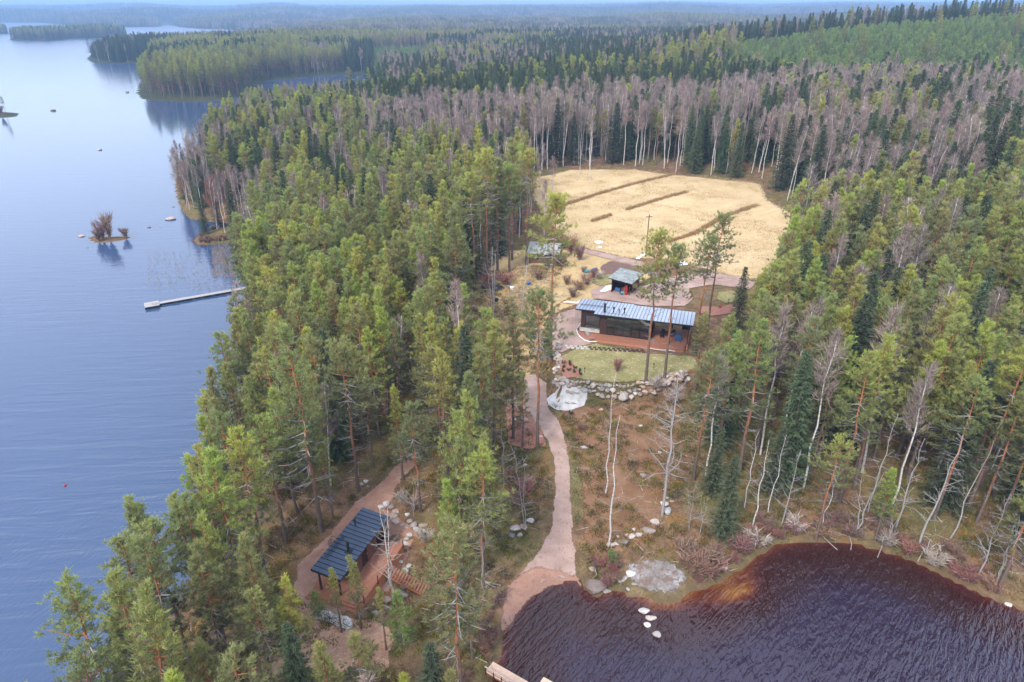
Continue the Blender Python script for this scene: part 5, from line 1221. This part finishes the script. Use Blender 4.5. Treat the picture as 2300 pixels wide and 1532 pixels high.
# single boulders
BO = [
 (1472,1172,1.15,'pale_granite','tall grey white boulder at the upper end of the boulder row'), (1456,1192,1.45,'granite','largest rounded grey boulder of the row in the clearing'), (1436,1201,.8,'granite','mottled boulder left of the largest one in the row'),
 (1420,1206,.95,'granite','flat grey boulder in the middle of the boulder row'), (1408,1203,.55,'pink_granite','small orange tinted stone on the boulder row'), (1401,1218,1.15,'dark_granite','broad dark stone at the front of the boulder row'),
 (1388,1205,.5,'pale_granite','small white stone resting behind the dark row stone'), (1384,1222,.6,'pale_granite','pale stone next to the broad dark stone'), (1371,1224,.95,'granite','stone at the lower left end of the boulder row beside the birch'),
 (1424,1190,.45,'pale_granite','fist sized pale stone above the boulder row'), (1494,1102,.6,'pale_granite','topmost small pale stone right of the dead grey tree'), (1496,1118,.75,'granite','second stone down the column right of the dead tree'),
 (1492,1134,.95,'pale_granite','third stone down the column right of the dead tree'), (1498,1150,1.25,'pale_granite','lowest large white stone right of the dead tree'), (1509,1126,.4,'granite','little stone right of the column by the dead tree'),
 (1311,1006,1.05,'pale_granite','single white boulder in the moss just right of the path'), (1350,921,.85,'pink_granite','pinkish boulder below the stone wall beside pale bedrock'), (1438,957,.75,'pale_granite','small cream boulder high in the clearing'),
 (1445,1070,.8,'pale_granite','cream boulder in the middle of the clearing'), (1482,1018,.6,'pale_granite','pale stone touching the dead grey tree'), (1153,943,.85,'pale_granite','white stone on the mulch bank left of the path'),
 (1182,945,.75,'pink_granite','tan stone between the thin pines on the mulch bank'), (1181,929,.5,'granite','small stone higher on the mulch bank'), (1213,981,.7,'granite','flat stone at the path edge by the tall pine'),
 (1192,1170,1.15,'pale_granite','bright white angular boulder left of the path'), (1177,1184,1.15,'pink_granite','pink boulder leaning on the white angular one'), (1158,1188,1.15,'granite','grey boulder left of the pink boulder'), (1168,1203,.8,'granite','low grey stone in front of the pink boulder'), (1149,1205,.8,'dark_granite','dark stone at the left end of the path boulders'),
 (1337,1322,2.3,'dark_granite','big dark mossy boulder at the corner of the beach in the water'), (1333,1279,1.1,'dark_granite','dark grey upright stone above the beach corner'), (1362,1327,.9,'granite','brown stone right of the big dark beach boulder'), (1352,1300,.5,'pink_granite','small rusty stone above the big beach boulder'),
 (1395,1300,1.25,'granite','rounded stone at the left rim of the shore ledge'), (1416,1291,.95,'pale_granite','white round stone on the left rim of the ledge'), (1411,1324,.6,'pale_granite','small white stone at the ledge waterline'), (1424,1312,.6,'granite','small grey stone behind the waterline'),
 (1446,1373,1.05,'pale_granite','first pale stone standing in the brown water'), (1461,1389,.95,'granite','second grey stone standing in the brown water'), (1455,1404,.8,'pale_granite','third pale stone in the water, left of the second'), (1476,1425,.95,'pale_granite','outermost pale stone standing in the brown water'),
 (1628,1276,.8,'pale_granite','white stone under the rusty brush on the bay shore'), (2264,1358,.7,'pale_granite','pale stone on the far right bank of the bay'),
 (856,1140,.8,'pale_granite','white stone behind the far end of the cabin roof'), (868,1134,.95,'pale_granite','white stone in the pile behind the cabin roof'), (880,1139,.8,'granite','grey stone in the pile behind the cabin roof'), (890,1149,1.0,'pink_granite','pinkish stone at the rear corner of the cabin'),
 (885,1160,1.05,'granite','brown grey boulder at the rear right corner of the cabin'), (890,1173,.9,'pale_granite','white boulder below the brown one at the cabin corner'), (915,1157,.55,'pale_granite','lone small white stone above the curved stone row'), (903,1180,.55,'granite','small stone where the curved row begins'),
 (913,1184,.5,'pale_granite','small white stone in the curved row'), (921,1172,.85,'granite','dark topped stone of the curved row'), (930,1180,1.0,'granite','tall grey stone of the curved row'), (937,1190,1.05,'pale_granite','white boulder in the middle of the curved row'), (950,1181,.9,'granite','grey boulder at the right end of the curved row'), (951,1194,.9,'pale_granite','white boulder at the far right end of the curved row'),
 (921,1202,.85,'pale_granite','white stone at the corner of the cabin forecourt'), (914,1211,.75,'granite','stone on the forecourt edge'), (911,1222,.7,'pale_granite','pale stone next to the cabin deck corner'),
 (901,1262,.6,'pale_granite','pale stone in the bilberry slope under the cabin deck'), (912,1282,1.0,'pale_granite','white boulder above the timber stairs'), (919,1272,.7,'granite','grey stone behind the white boulder by the stairs'),
 (898,1335,1.55,'granite','large rounded boulder below the timber stairs'), (870,1346,1.1,'pink_granite','reddish boulder beside the dead twin birch'), (866,1366,1.0,'granite','grey boulder below the dead twin birch'), (857,1376,.75,'pink_granite','tan stone left of the grey boulder'), (843,1379,.95,'granite','leftmost boulder below the cabin deck'), (906,1317,.8,'dark_granite','dark stone under the timber stairs'),
 (812,1087,.6,'pale_granite','white stone beside the forest trail'), (822,1082,.6,'pale_granite','second white stone beside the forest trail'), (826,1092,.4,'granite','little grey stone beside the forest trail'), (903,1115,.5,'granite','mossy stone right of the forest trail'), (735,1372,.7,'granite','stone at the edge of the cabin bedrock'),
 (1180,1045,.6,'granite','stone under the pines left of the path'),
 (385,493,3.2,'granite','large flat topped boulder standing in the lake off the headland'), (335,511,1.1,'dark_granite','low dark rock awash near the flat topped boulder'), (361,511,.6,'dark_granite','tiny rock awash between boulder and low dark rock'), (183,531,1.7,'pink_granite','tan rock in the lake left of the bushy islet'), (197,557,.6,'dark_granite','tiny rock in the lake below the islet'),
 (119,249,3.0,'dark_granite','dark rock alone in the far upper lake'), (223,337,2.4,'granite','low grey rock alone in the middle of the lake'), (389,465,.8,'dark_granite','small rock off the headland birches'), (286,208,2.2,'dark_granite','dark rock in the far lake near the headland'), (1302,681,1.2,'pale_granite','grey boulder at the house corner under shrubs'), (1321,752,1.1,'pale_granite','white boulder in the flower bed before the house'), (1298,683,.7,'granite','grey stone behind the house corner')]
for px, py, w, mt, lb in BO:
    x, y, z = at(px, py); z = max(z, -.05); q = link('boulder', STONES[mt][rs_.randrange(3)], None, (x, y, z + w * .07), (rs_.uniform(-.2, .2), rs_.uniform(-.2, .2), rs_.uniform(-.5, .5)), (w * rs_.uniform(.95, 1.3), w * rs_.uniform(.7, .95), w * rs_.uniform(.75, 1.0)))
    if w > 3.1: q.rotation_euler = (0, 0, 0); q.scale = (3.6, 2.2, 1.6)
    tag(q, lb, 'boulder', 'boulders and stones')

# ------------------------------------------------------------------ bushes and saplings
foliage('brush_twigs', (.17, .095, .075), (.32, .20, .16), .0, .03, .4, .4); foliage('pale_brush', (.30, .24, .20), (.50, .43, .38), .0, .02, .3, .3)
foliage('evergreen_shrub', (.03, .04, .02), (.07, .09, .04), .1); foliage('dry_reed', (.30, .20, .10), (.52, .38, .22), .1, .02, .3, .3)
foliage('bilberry', (.095, .080, .030), (.20, .175, .065), .1, .05, .6, .6); foliage('rust_leaf', (.20, .10, .035), (.36, .20, .08), .1, .03, .5, .5); foliage('dry_grass', (.26, .19, .09), (.48, .37, .2), .1, .02, .4, .4)
def make_bush(seed, mat, h=1.0, w=1.0, n=420, tw=.03, stems=9, stemmat='fine_twig'):
    r = random.Random(seed); tr = MB(); cr = TM()
    for i in range(stems):
        a = r.uniform(0, 6.28); e = Vector((math.cos(a) * w * r.uniform(.2, .6), math.sin(a) * w * r.uniform(.2, .6), h * r.uniform(.6, 1))); m_ = e * .5 + Vector((0, 0, h * .12)) + R3(r, .04)
        tr.path([(0, 0, -.05), m_, e], [.022, .014, .005], 3)
        for j in range(n // stems):
            f = r.uniform(.15, 1.05); p = m_ * (f * 2) if f < .5 else m_.lerp(e, f * 2 - 1); cr.blade(p + R3(r, .12 * w), Vector((e.x, e.y, h * .8)) + R3(r, .8), r.uniform(.25, .55) * h * .8, tw, r.random(), r)
    return tr.mesh('bush_stems', M[stemmat]), cr.mesh('bush_twigs', M[mat])
BUSH = {k: [make_bush(700 + i + len(k), k, 1, 1, 520) for i in range(2)] for k in ('brush_twigs', 'pale_brush')}
BUSH['evergreen_shrub'] = [make_bush(720, 'evergreen_shrub', .5, .5, 160, .05)]
def bush(px, py, h, w, mat, label, cat='bush', group='leafless bushes', pos=None, dz=-.03):
    x, y, z = at(px, py) if pos is None else pos
    f = BUSH[mat]; f = f[rs_.randrange(len(f))]; o = empty('bush', (x, y, max(z, -.05) + dz), rs_.uniform(0, 6.28)); o.scale = (w, w, h); tag(o, label, cat, group); link('stems', f[0], o); link('twigs', f[1], o); return o
for px, py, h, w, mt, lb in [
 (1285,668,1.6,2.2,'brush_twigs','reddish bare shrub thicket left end behind the house'), (1300,652,1.9,2.2,'brush_twigs','reddish bare shrub in the middle of the yard thicket'), (1318,640,2.0,2.2,'brush_twigs','reddish bare shrub at the right of the yard thicket'), (1333,625,1.7,1.8,'brush_twigs','small purple shrub near the green grass patch'),
 (1272,640,1.6,2.0,'brush_twigs','low purple brown shrub above the yard thicket'), (1300,585,2.6,2.6,'brush_twigs','bare lilac coloured bush right of the old cottage'), (1282,570,3.2,3.0,'brush_twigs','tall bare bush against the right wall of the old cottage'), (1310,612,1.0,1.4,'brush_twigs','dark low bush left of the two barrels'),
 (1345,628,1.6,1.5,'pale_brush','thin bare fruit tree by the shed'), (1260,600,2.6,2.4,'brush_twigs','bare bush in front of the old cottage wall'), (1092,650,3.0,3.2,'brush_twigs','pinkish thicket under the many stemmed birch'), (1135,640,2.4,3.0,'brush_twigs','dark brush behind the spreading birch'), (1210,630,2.0,2.6,'brush_twigs','brush between cottage and lone pine'),
 (1560,1285,2.6,3.2,'brush_twigs','big rust coloured brush heap on the ledge rim'), (1590,1290,2.2,3.0,'brush_twigs','rusty brush hanging over the amber shallows'), (1540,1250,1.8,2.4,'brush_twigs','low rusty brush above the shore ledge'), (1600,1262,1.8,2.4,'brush_twigs','rusty brush right behind the brush heap'), (1665,1238,1.6,2.6,'brush_twigs','rust coloured brush on the bay bank under the leaning birches'), (1700,1225,1.5,2.4,'pale_brush','pale broken twigs at the bay bank'),
 (1785,1195,1.8,2.2,'pale_brush','white lichen covered dead shrub leaning to the bay'), (1850,1205,1.4,2.2,'brush_twigs','brown brush at the top of the bay'), (1915,1205,1.5,2.2,'brush_twigs','brown brush right of the top of the bay'), (1990,1225,1.6,2.0,'pale_brush','pale twigs under the flat crowned pine'), (2040,1245,1.4,2.0,'brush_twigs','brown brush left of the leaning grey tree'), (2095,1270,1.8,2.2,'pale_brush','pale splayed twigs on the right bay bank'),
 (2160,1300,1.5,2.2,'brush_twigs','brown brush far along the right bay bank'), (2225,1328,1.4,2.2,'brush_twigs','last brown brush on the right bay bank'), (1180,1110,1.6,2.2,'brush_twigs','leafless brush left of the path bend'), (1155,1130,1.5,2.2,'brush_twigs','leafless brush further left of the path'), (1140,1075,1.3,2.0,'brush_twigs','brush under the pines left of the path'),
 (925,1140,1.0,1.6,'brush_twigs','low twiggy bush beside the trail end'), (955,1215,1.4,1.6,'pale_brush','broken pale shrub right of the curved stone row'), (905,1125,1.0,1.4,'pale_brush','pale twigs over the stone pile'), (1470,870,1.4,1.8,'pale_brush','grey twigs in front of the stone wall'), (1385,835,1.8,1.5,'brush_twigs','thin pinkish sapling on the lawn'), (1510,905,1.6,2.0,'pale_brush','grey shrub right below the stone wall'), (1305,965,.9,1.0,'brush_twigs','low twigs beside the upper path')]:
    bush(px, py, h, w, mt, lb)
# islets
for px, py, h, w, lb in [(222, 541, 2.8, 2.8, 'left bush of the small bushy islet'), (232, 538, 4.6, 2.6, 'dark upright bush in the middle of the islet'), (247, 537, 5.6, 3.2, 'tallest bush of the islet mirrored in the lake'), (284, 535, 2.4, 2.4, 'separate low bush at the right tip of the islet')]: bush(px, py, h, w, 'brush_twigs', lb, group='bushes on the islet')
x, y, z = at(14, 257); put_tree('pine', x, y, max(z, .1), 9, 'lone small pine on the rocky islet at the left edge', 5); x, y, z = at(4, 258); bush(0, 0, 4, 3, 'brush_twigs', 'bare bush beside the lone islet pine', pos=(x, y, max(z, 0)))
for i, (px, py) in enumerate([(1266,818),(1279,817),(1266,827),(1280,822),(1292,829),(1265,836),(1278,834),(1290,838),(1302,835),(1304,843)]):
    bush(px, py, 1.1, 1.1, 'evergreen_shrub', 'small dark evergreen shrub in the red mulch bed, ' + ORD[i] + ' counting from its top left', 'shrub', 'evergreen shrubs in the red mulch bed')
for px, py, lb in [(1300,742,'dark shrub at the left of the flower bed'), (1332,746,'dark shrub right in the flower bed')]: bush(px, py, 1, 1, 'evergreen_shrub', lb, 'shrub', 'shrubs in the flower bed')
bush(1283, 932, 1.2, 1.2, 'evergreen_shrub', 'small green juniper in the moss right of the path', 'shrub'); bush(1328, 1008, 1.0, 1.0, 'evergreen_shrub', 'tiny green shrub beside the white moss boulder', 'shrub')

# ------------------------------------------------------------------ ground cover nobody could count
def tuft(name, mat, n, L, w, spread, up=1.0, seed=0):
    r = random.Random(seed); t = TM()
    for _ in range(n): t.blade(Vector((r.gauss(0, spread), r.gauss(0, spread), 0)), Vector((r.uniform(-1, 1), r.uniform(-1, 1), up)), L * r.uniform(.6, 1.2), w, r.random(), r)
    return t.mesh(name, M[mat])
def spread_over(n, box, ok, seed, smin=.6, smax=1.4, lift=0.0, nv=2):
    r = np.random.RandomState(seed); X = r.uniform(box[0], box[1], n); Y = r.uniform(box[2], box[3], n); k = ok(X, Y); X, Y = X[k], Y[k]; Z = Hi(X, Y); k = (Z > .03) & visible(X, Y, Z, 20, 1); X, Y, Z = X[k], Y[k], Z[k]
    return [(x, y, z + lift, r.uniform(smin, smax), r.uniform(0, 6.28), r.randint(0, nv)) for x, y, z in zip(X, Y, Z)]
PATHS_W = [[at(a, b)[:2] for a, b in p] for p in (
    [(1172,842),(1205,838),(1232,862),(1235,915),(1262,950),(1285,1060),(1292,1200),(1316,1330),(1240,1325),(1112,1436),(1118,1370),(1150,1300),(1212,1228),(1241,1100),(1240,1030),(1195,950),(1132,900)],
    [(648,1330),(660,1270),(720,1210),(790,1130),(850,1080),(900,1025),(962,1000),(905,1085),(880,1140),(960,1200),(930,1240),(880,1330),(800,1385),(690,1345)],
    [(1180,400),(1270,378),(1430,377),(1500,388),(1722,410),(1860,515),(1720,640),(1570,800),(1570,850),(1480,856),(1330,858),(1262,852),(1230,790),(1230,690),(1290,562),(1180,450)],
    [(1395,1262),(1510,1250),(1560,1310),(1500,1352),(1400,1310)], [(1222,882),(1325,888),(1285,914),(1228,900)])]
def open_(m=.2):
    def f(X, Y):
        k = sdf(X, Y, MAINLAND) > .3
        for p in PATHS_W: k &= sdf(X, Y, p) < -m
        return k
    return f
CL = lambda X, Y: open_(.3)(X, Y)
gn_stuff('bilberry_undergrowth', spread_over(26000, (-60, 95, 24, 125), lambda X, Y: CL(X, Y) & (vnoise(X, Y, 3.2, 41) > .42), 1), [tuft('bilberry_a', 'bilberry', 46, .30, .07, .30, .8, 1), tuft('bilberry_b', 'bilberry', 34, .42, .06, .22, 1.0, 2)], 'low bilberry and heather undergrowth covering the forest floor')
gn_stuff('fallen_leaves', spread_over(14000, (-60, 95, 24, 115), lambda X, Y: CL(X, Y) & (vnoise(X, Y, 5, 42) > .60), 2, lift=.02), [tuft('leaf_a', 'rust_leaf', 30, .13, .10, .42, .35, 3), tuft('leaf_b', 'dry_grass', 26, .22, .035, .34, .6, 4)], 'rusty fallen leaves and dead grass on the forest floor')
gn_stuff('fallen_twigs', spread_over(2600, (-60, 95, 24, 115), CL, 3, .6, 1.6, .04), [tuft('twig_a', 'pale_brush', 7, 1.0, .035, .35, .12, 5), tuft('twig_b', 'pale_brush', 4, 1.6, .045, .3, .08, 6)], 'pale fallen twigs strewn over the forest floor')
gn_stuff('trail_litter', spread_over(2600, (-30, 35, 34, 100), lambda X, Y: (sdf(X, Y, MAINLAND) > 1.5) & (np.maximum(sdf(X, Y, PATHS_W[0]), sdf(X, Y, PATHS_W[1])) > -.6), 9, .5, 1.1, .06, 3), [tuft('tl_a', 'rust_leaf', 5, .12, .10, .35, .3, 21), tuft('tl_b', 'pale_brush', 2, .35, .03, .3, .2, 22), tuft('tl_c', 'dry_grass', 9, .22, .04, .15, .8, 23)], 'scattered leaves, twigs and grass on the gravel paths')
def shore_ok(X, Y):
    d = sdf(X, Y, MAINLAND); b = sdf(X, Y, BAY_ZONE) > 0
    return (d > .05) & (d < np.where(b, 2.6, 1.6)) & open_(.1)(X, Y) | ((d > .1) & (d < 1.2) & open_(.1)(X, Y))
gn_stuff('shore_brush', spread_over(90000, (-75, 95, 24, 200), lambda X, Y: shore_ok(X, Y) & (vnoise(X, Y, 2.0, 44) > .35), 12, .35, 1.1, 0), [merge(q, 'brush_form') for q in BUSH['brush_twigs']], 'low leafless brush lining the banks of the lake and the bay')
def field_ok(X, Y): return sdf(X, Y, FIELD_W) > 1
ROWS = [[(1282,457),(1340,438),(1420,415),(1512,393)], [(1408,472),(1470,452),(1542,432)], [(1330,498),(1372,484)], [(1500,545),(1560,525),(1620,490),(1700,462)], [(1230,480),(1290,452)]]
rr = np.random.RandomState(8); rp = []
for row in ROWS:
    w = [Vector(at(a, b)[:2]) for a, b in row]
    for a, b in zip(w, w[1:]):
        for _ in range(int((b - a).length * 15)):
            p = a.lerp(b, rr.rand()) + Vector((rr.normal(0, .22), rr.normal(0, .28))); rp.append((p.x, p.y, H1(p.x, p.y), rr.uniform(.6, 1.3), rr.uniform(0, 6.28), rr.randint(0, 2)))
gn_stuff('ditch_reeds', rp, [tuft('reed_a', 'dry_reed', 22, .75, .045, .26, 2.2, 7), tuft('reed_b', 'rust_leaf', 16, .6, .05, .3, 2.0, 8)], 'dry brown reeds growing in lines along the field ditches')
gn_stuff('meadow_grass', spread_over(15000, (-5, 90, 98, 215), lambda X, Y: field_ok(X, Y) & (vnoise(X, Y, 4, 43) > .45), 5), [tuft('mg_a', 'dry_grass', 26, .32, .07, .5, .5, 9), tuft('mg_b', 'dry_reed', 24, .3, .07, .6, .4, 10)], 'flattened straw coloured grass of the meadow')
gn_stuff('yard_dry_grass', spread_over(5200, (-12, 30, 84, 125), lambda X, Y: CL(X, Y), 6), [tuft('yg_a', 'dry_grass', 26, .36, .06, .35, .8, 11), tuft('yg_b', 'dry_reed', 20, .42, .05, .3, .9, 12)], 'tufts of dry grass around the yard')
rp = []
for _ in range(700):
    px, py = rr.uniform(330, 520), rr.uniform(560, 655)
    if (px - 440) * .2 + 570 > py and px < 420: continue
    x, y = flat(px, py); rp.append((x, y, -.02, rr.uniform(.5, 1.0), rr.uniform(0, 6.28), 0))
for _ in range(900):
    px, py = rr.uniform(478, 530), rr.uniform(550, 625)
    x, y = flat(px, py); rp.append((x, y, -.02, rr.uniform(.6, 1.2), rr.uniform(0, 6.28), 0))
gn_stuff('water_reeds', rp, [tuft('wr', 'dry_reed', 3, .9, .03, .25, 3.5, 13)], 'sparse thin reeds standing in the shallow lake behind the dock')

# ------------------------------------------------------------------ small things about the yard
def thing(name, label, cat, px, py, rz=0.0, dz=0.0, group=None):
    x, y, z = at(px, py); o = empty(name, (x, y, max(z, 0) + dz), rz); tag(o, label, cat, group); return o
for px, py, rz, mt, lb in ((1318, 613, .3, 'teal_plastic', 'teal barrel lying on the dry grass'), (1336, 609, .6, 'blue_plastic', 'dark blue barrel lying right of the teal one')):
    o = thing('barrel', lb, 'barrel', px, py, rz, .33); b = MB(); b.path([(-.5, 0, 0), (-.48, 0, 0), (-.2, 0, 0), (.2, 0, 0), (.48, 0, 0), (.5, 0, 0)], [.02, .30, .34, .34, .30, .28], 14); b.build('drum', M[mt], o, True)
    b = MB(); b.tube((.497, 0, 0), (.53, 0, 0), .27, n=14); b.build('lid', M['white_paint'], o); 
o = thing('kayak', 'orange kayak lying under the pines near the lake shore', 'kayak', 538, 1004, .55, .25)
b = MB(); b.path([(-1.7, 0, .22), (-1.3, 0, .12), (-.6, 0, .04), (.6, 0, .04), (1.3, 0, .12), (1.7, 0, .22)], [.02, .16, .30, .30, .16, .02], 10); b.build('hull', M['orange_plastic'], o, True)
b = MB(); b.tube((0, 0, .31), (0, 0, .38), .24, .22, 10); b.build('cockpit_rim', M['black_metal'], o)
o = thing('buoy', 'small round red buoy floating on the open lake', 'buoy', 146, 1092); b = MB(); b.path([(0, 0, -.12), (0, 0, -.05), (0, 0, .08), (0, 0, .2), (0, 0, .27)], [.05, .2, .26, .2, .05], 12); b.build('float', M['red_paint'], o, True); o.scale = (.7, .7, .7); b = MB(); b.tube((0, 0, .25), (0, 0, .75), .02, n=5); b.build('rod', M['black_metal'], o)
o = thing('plank_pile', 'pile of pale planks lying left of the house corner', 'planks', 1288, 684, math.radians(-14), .05)
for i in range(7): part('plank', ('pale_wood', 'white_paint')[i % 2], o, ((-.3 + .15 * i, (i % 4) * .22, .12 + .1 * (i // 4)), (3.2, .18, .08), .03 * (i - 3)))
o = thing('power_pole', 'thin dark power pole at the meadow edge behind the shed', 'pole', 1450, 577, math.radians(20)); b = MB(); b.tube((0, 0, -.3), (0, 0, 8.6), .13, .09, 8); b.build('shaft', M['old_timber'], o); part('cross_arm', 'old_timber', o, bx(-.7, .7, -.05, .05, 8.1, 8.22))
for x in (-.6, .6): part('insulator', 'white_paint', o, bx(x - .04, x + .04, -.04, .04, 8.223, 8.38))
for px, py, lb in ((1468, 829, 'black garden lamp on the lawn right of the front pine'), (1313, 839, 'black garden lamp at the left of the lawn'), (1404, 790, 'black garden lamp near the terrace step'), (1636, 683, 'black garden lamp beside the gravel yard')):
    o = thing('garden_lamp', lb, 'lamp', px, py, group='garden lamps'); b = MB(); b.tube((0, 0, 0), (0, 0, .75), .03, n=6); b.build('post', M['black_metal'], o); b = MB(); b.tube((0, 0, .753), (0, 0, .92), .09, n=8); b.build('lamp_head', M['black_metal'], o)
o = thing('canister', 'bright red canister standing right of the gravel yard', 'canister', 1617, 692); part('body', 'red_paint', o, bx(-.18, .18, -.12, .12, 0, .5)); part('cap', 'black_metal', o, bx(.04, .12, -.04, .04, .503, .57))
o = thing('tarpaulin_heap', 'black tarpaulin heap under the bare birches left of the yard', 'tarpaulin', 1118, 650); b = MB(); r = random.Random(3)
bm = bmesh.new(); bmesh.ops.create_icosphere(bm, subdivisions=3, radius=1)
for v in bm.verts: v.co = Vector((v.co.x * 1.3, v.co.y * .8, max(0, v.co.z) * .7)) * (1 + .25 * mnoise.noise(v.co * 2.5))
me = bpy.data.meshes.new('tarpaulin'); bm.to_mesh(me); bm.free(); me.materials.append(M['black_metal']); link('tarpaulin', me, o)
for px, py, mt, lb in ((1143, 648, 'silver_metal', 'grey metal tub beside the black tarpaulin'), (1150, 650, 'white_paint', 'white bucket right of the grey tub'), (1188, 640, 'blue_plastic', 'dark blue tub under the spreading birch'), (1115, 677, 'black_metal', 'dark tub lying on the dry grass')):
    o = thing('tub', lb, 'tub', px, py); b = MB(); b.tube((0, 0, 0), (0, 0, .45), .30, .38, 12); b.build('bowl', M[mt], o); b = MB(); b.tube((0, 0, .453), (0, 0, .49), .40, n=12); b.build('rim', M[mt], o)
# stepping stones and edging
o = thing('stepping_stones', 'row of dark square paving slabs set in the lawn before the terrace', 'paving', 1360, 780); base = o.location.copy(); b = MB(); b.box((0, 0, 0), (.42, .42, .10)); pm_ = b.mesh('paving_slab', M['dark_cladding']); b = MB(); b.box((0, 0, 0), (.42, .42, .10)); pg_ = b.mesh('paving_slab', M['concrete'])
for i in range(17):
    for j in range(2):
        px = 1272 + i * 10.6 + j * 4; py = 778 + i * .62 + j * 4.2; x, y, z = at(px, py); link('paving_slab', pg_ if i < 5 else pm_, o, Vector((x, y, z + .085)) - base, (0, 0, -.25))
def strip(name, pts, w, mat, label, cat, lift=.12):
    w3 = []
    for a, b in pts: x, y, z = at(a, b); w3.append((x, y, z + lift))
    b = MB(); b.path(w3, [w] * len(w3), 5); o = b.build(name, M[mat]); tag(o, label, cat); return o
strip('edging', [(1304,727),(1298,735),(1295,742),(1297,750),(1303,758),(1312,765),(1325,769),(1340,769)], .06, 'white_paint', 'curved pale edging round the flower bed before the house', 'edging')
strip('garden_hose', [(1455,782),(1470,786),(1485,788),(1500,788),(1516,791)], .04, 'white_paint', 'white hose lying on the grass before the terrace', 'hose')
strip('drain_pipe', [(1082,652),(1095,652),(1108,650),(1120,645)], .09, 'white_paint', 'white pipe lying left of the black tarpaulin', 'pipe')
strip('fallen_branch', [(1335,1270),(1336,1280),(1338,1290),(1340,1296)], .04, 'dead_wood', 'straight pale stick standing beside the dark upright stone', 'stick', .3)
for i, (pts, lb) in enumerate((([(1068,1302),(1085,1309),(1105,1313),(1125,1318)], 'long pale driftwood branch on the upper beach'), ([(1086,1306),(1100,1317),(1112,1322)], 'short pale driftwood piece on the upper beach'), ([(1840,1200),(1862,1222),(1880,1238)], 'broken branch dipping into the top of the bay'), ([(1985,1215),(1978,1235),(1970,1255)], 'pale stick dropping from the bank into the bay'), ([(2060,1265),(2075,1235),(2090,1215)], 'pale leaning stick on the right bay bank'), ([(1905,1200),(1912,1225),(1910,1238)], 'pale stick standing at the top of the bay'))):
    q = strip('driftwood', pts, .05, 'dead_wood', lb, 'driftwood', .18); q['group'] = 'driftwood and broken branches'
# foam along the beach
cover('wave_foam', [(.3, (.75, .74, .76)), (.7, (.9, .9, .92))], 3, .12, 8)
_sh = [(1122,1433),(1130,1415),(1143,1393),(1155,1373),(1169,1353),(1187,1337),(1206,1323),(1225,1314),(1242,1307)]
fp = [flat(a + 2.5, b + 2.5, .0) for a, b in _sh] + [flat(a + 5.0, b + 4.5, .0) for a, b in reversed(_sh)]
H_keep = Hi
def Hi(x, y): return np.zeros(len(np.asarray(x).ravel()))
sheet('wave_foam', fp, M['wave_foam'], .02, .15, px=False, jit=.05)
Hi = H_keep
# ------------------------------------------------------------------ air
def haze():
    me = bpy.data.meshes.new('haze'); x0, x1, y0, y1, z0, z1 = -13000, 13500, -80, 13000, -12, 135
    vs = [(x, y, z) for z in (z0, z1) for y in (y0, y1) for x in (x0, x1)]
    me.from_pydata(vs, [], [(0,2,3,1),(4,5,7,6),(0,1,5,4),(2,6,7,3),(0,4,6,2),(1,3,7,5)])
    m = bpy.data.materials.new('haze'); m.use_nodes = True; n = m.node_tree.nodes; n.clear(); o = n.new('ShaderNodeOutputMaterial'); v = n.new('ShaderNodeVolumePrincipled')
    v.inputs['Color'].default_value = (.38, .62, 1.0, 1); v.inputs['Density'].default_value = HAZE; v.inputs['Density Attribute'].default_value = ''; v.inputs['Anisotropy'].default_value = .2
    m.node_tree.links.new(v.outputs[0], o.inputs['Volume']); me.materials.append(m)
    tag(link('haze', me), 'pale blue haze over lake and forest', kind='stuff')
HAZE = 2.6e-4
haze()
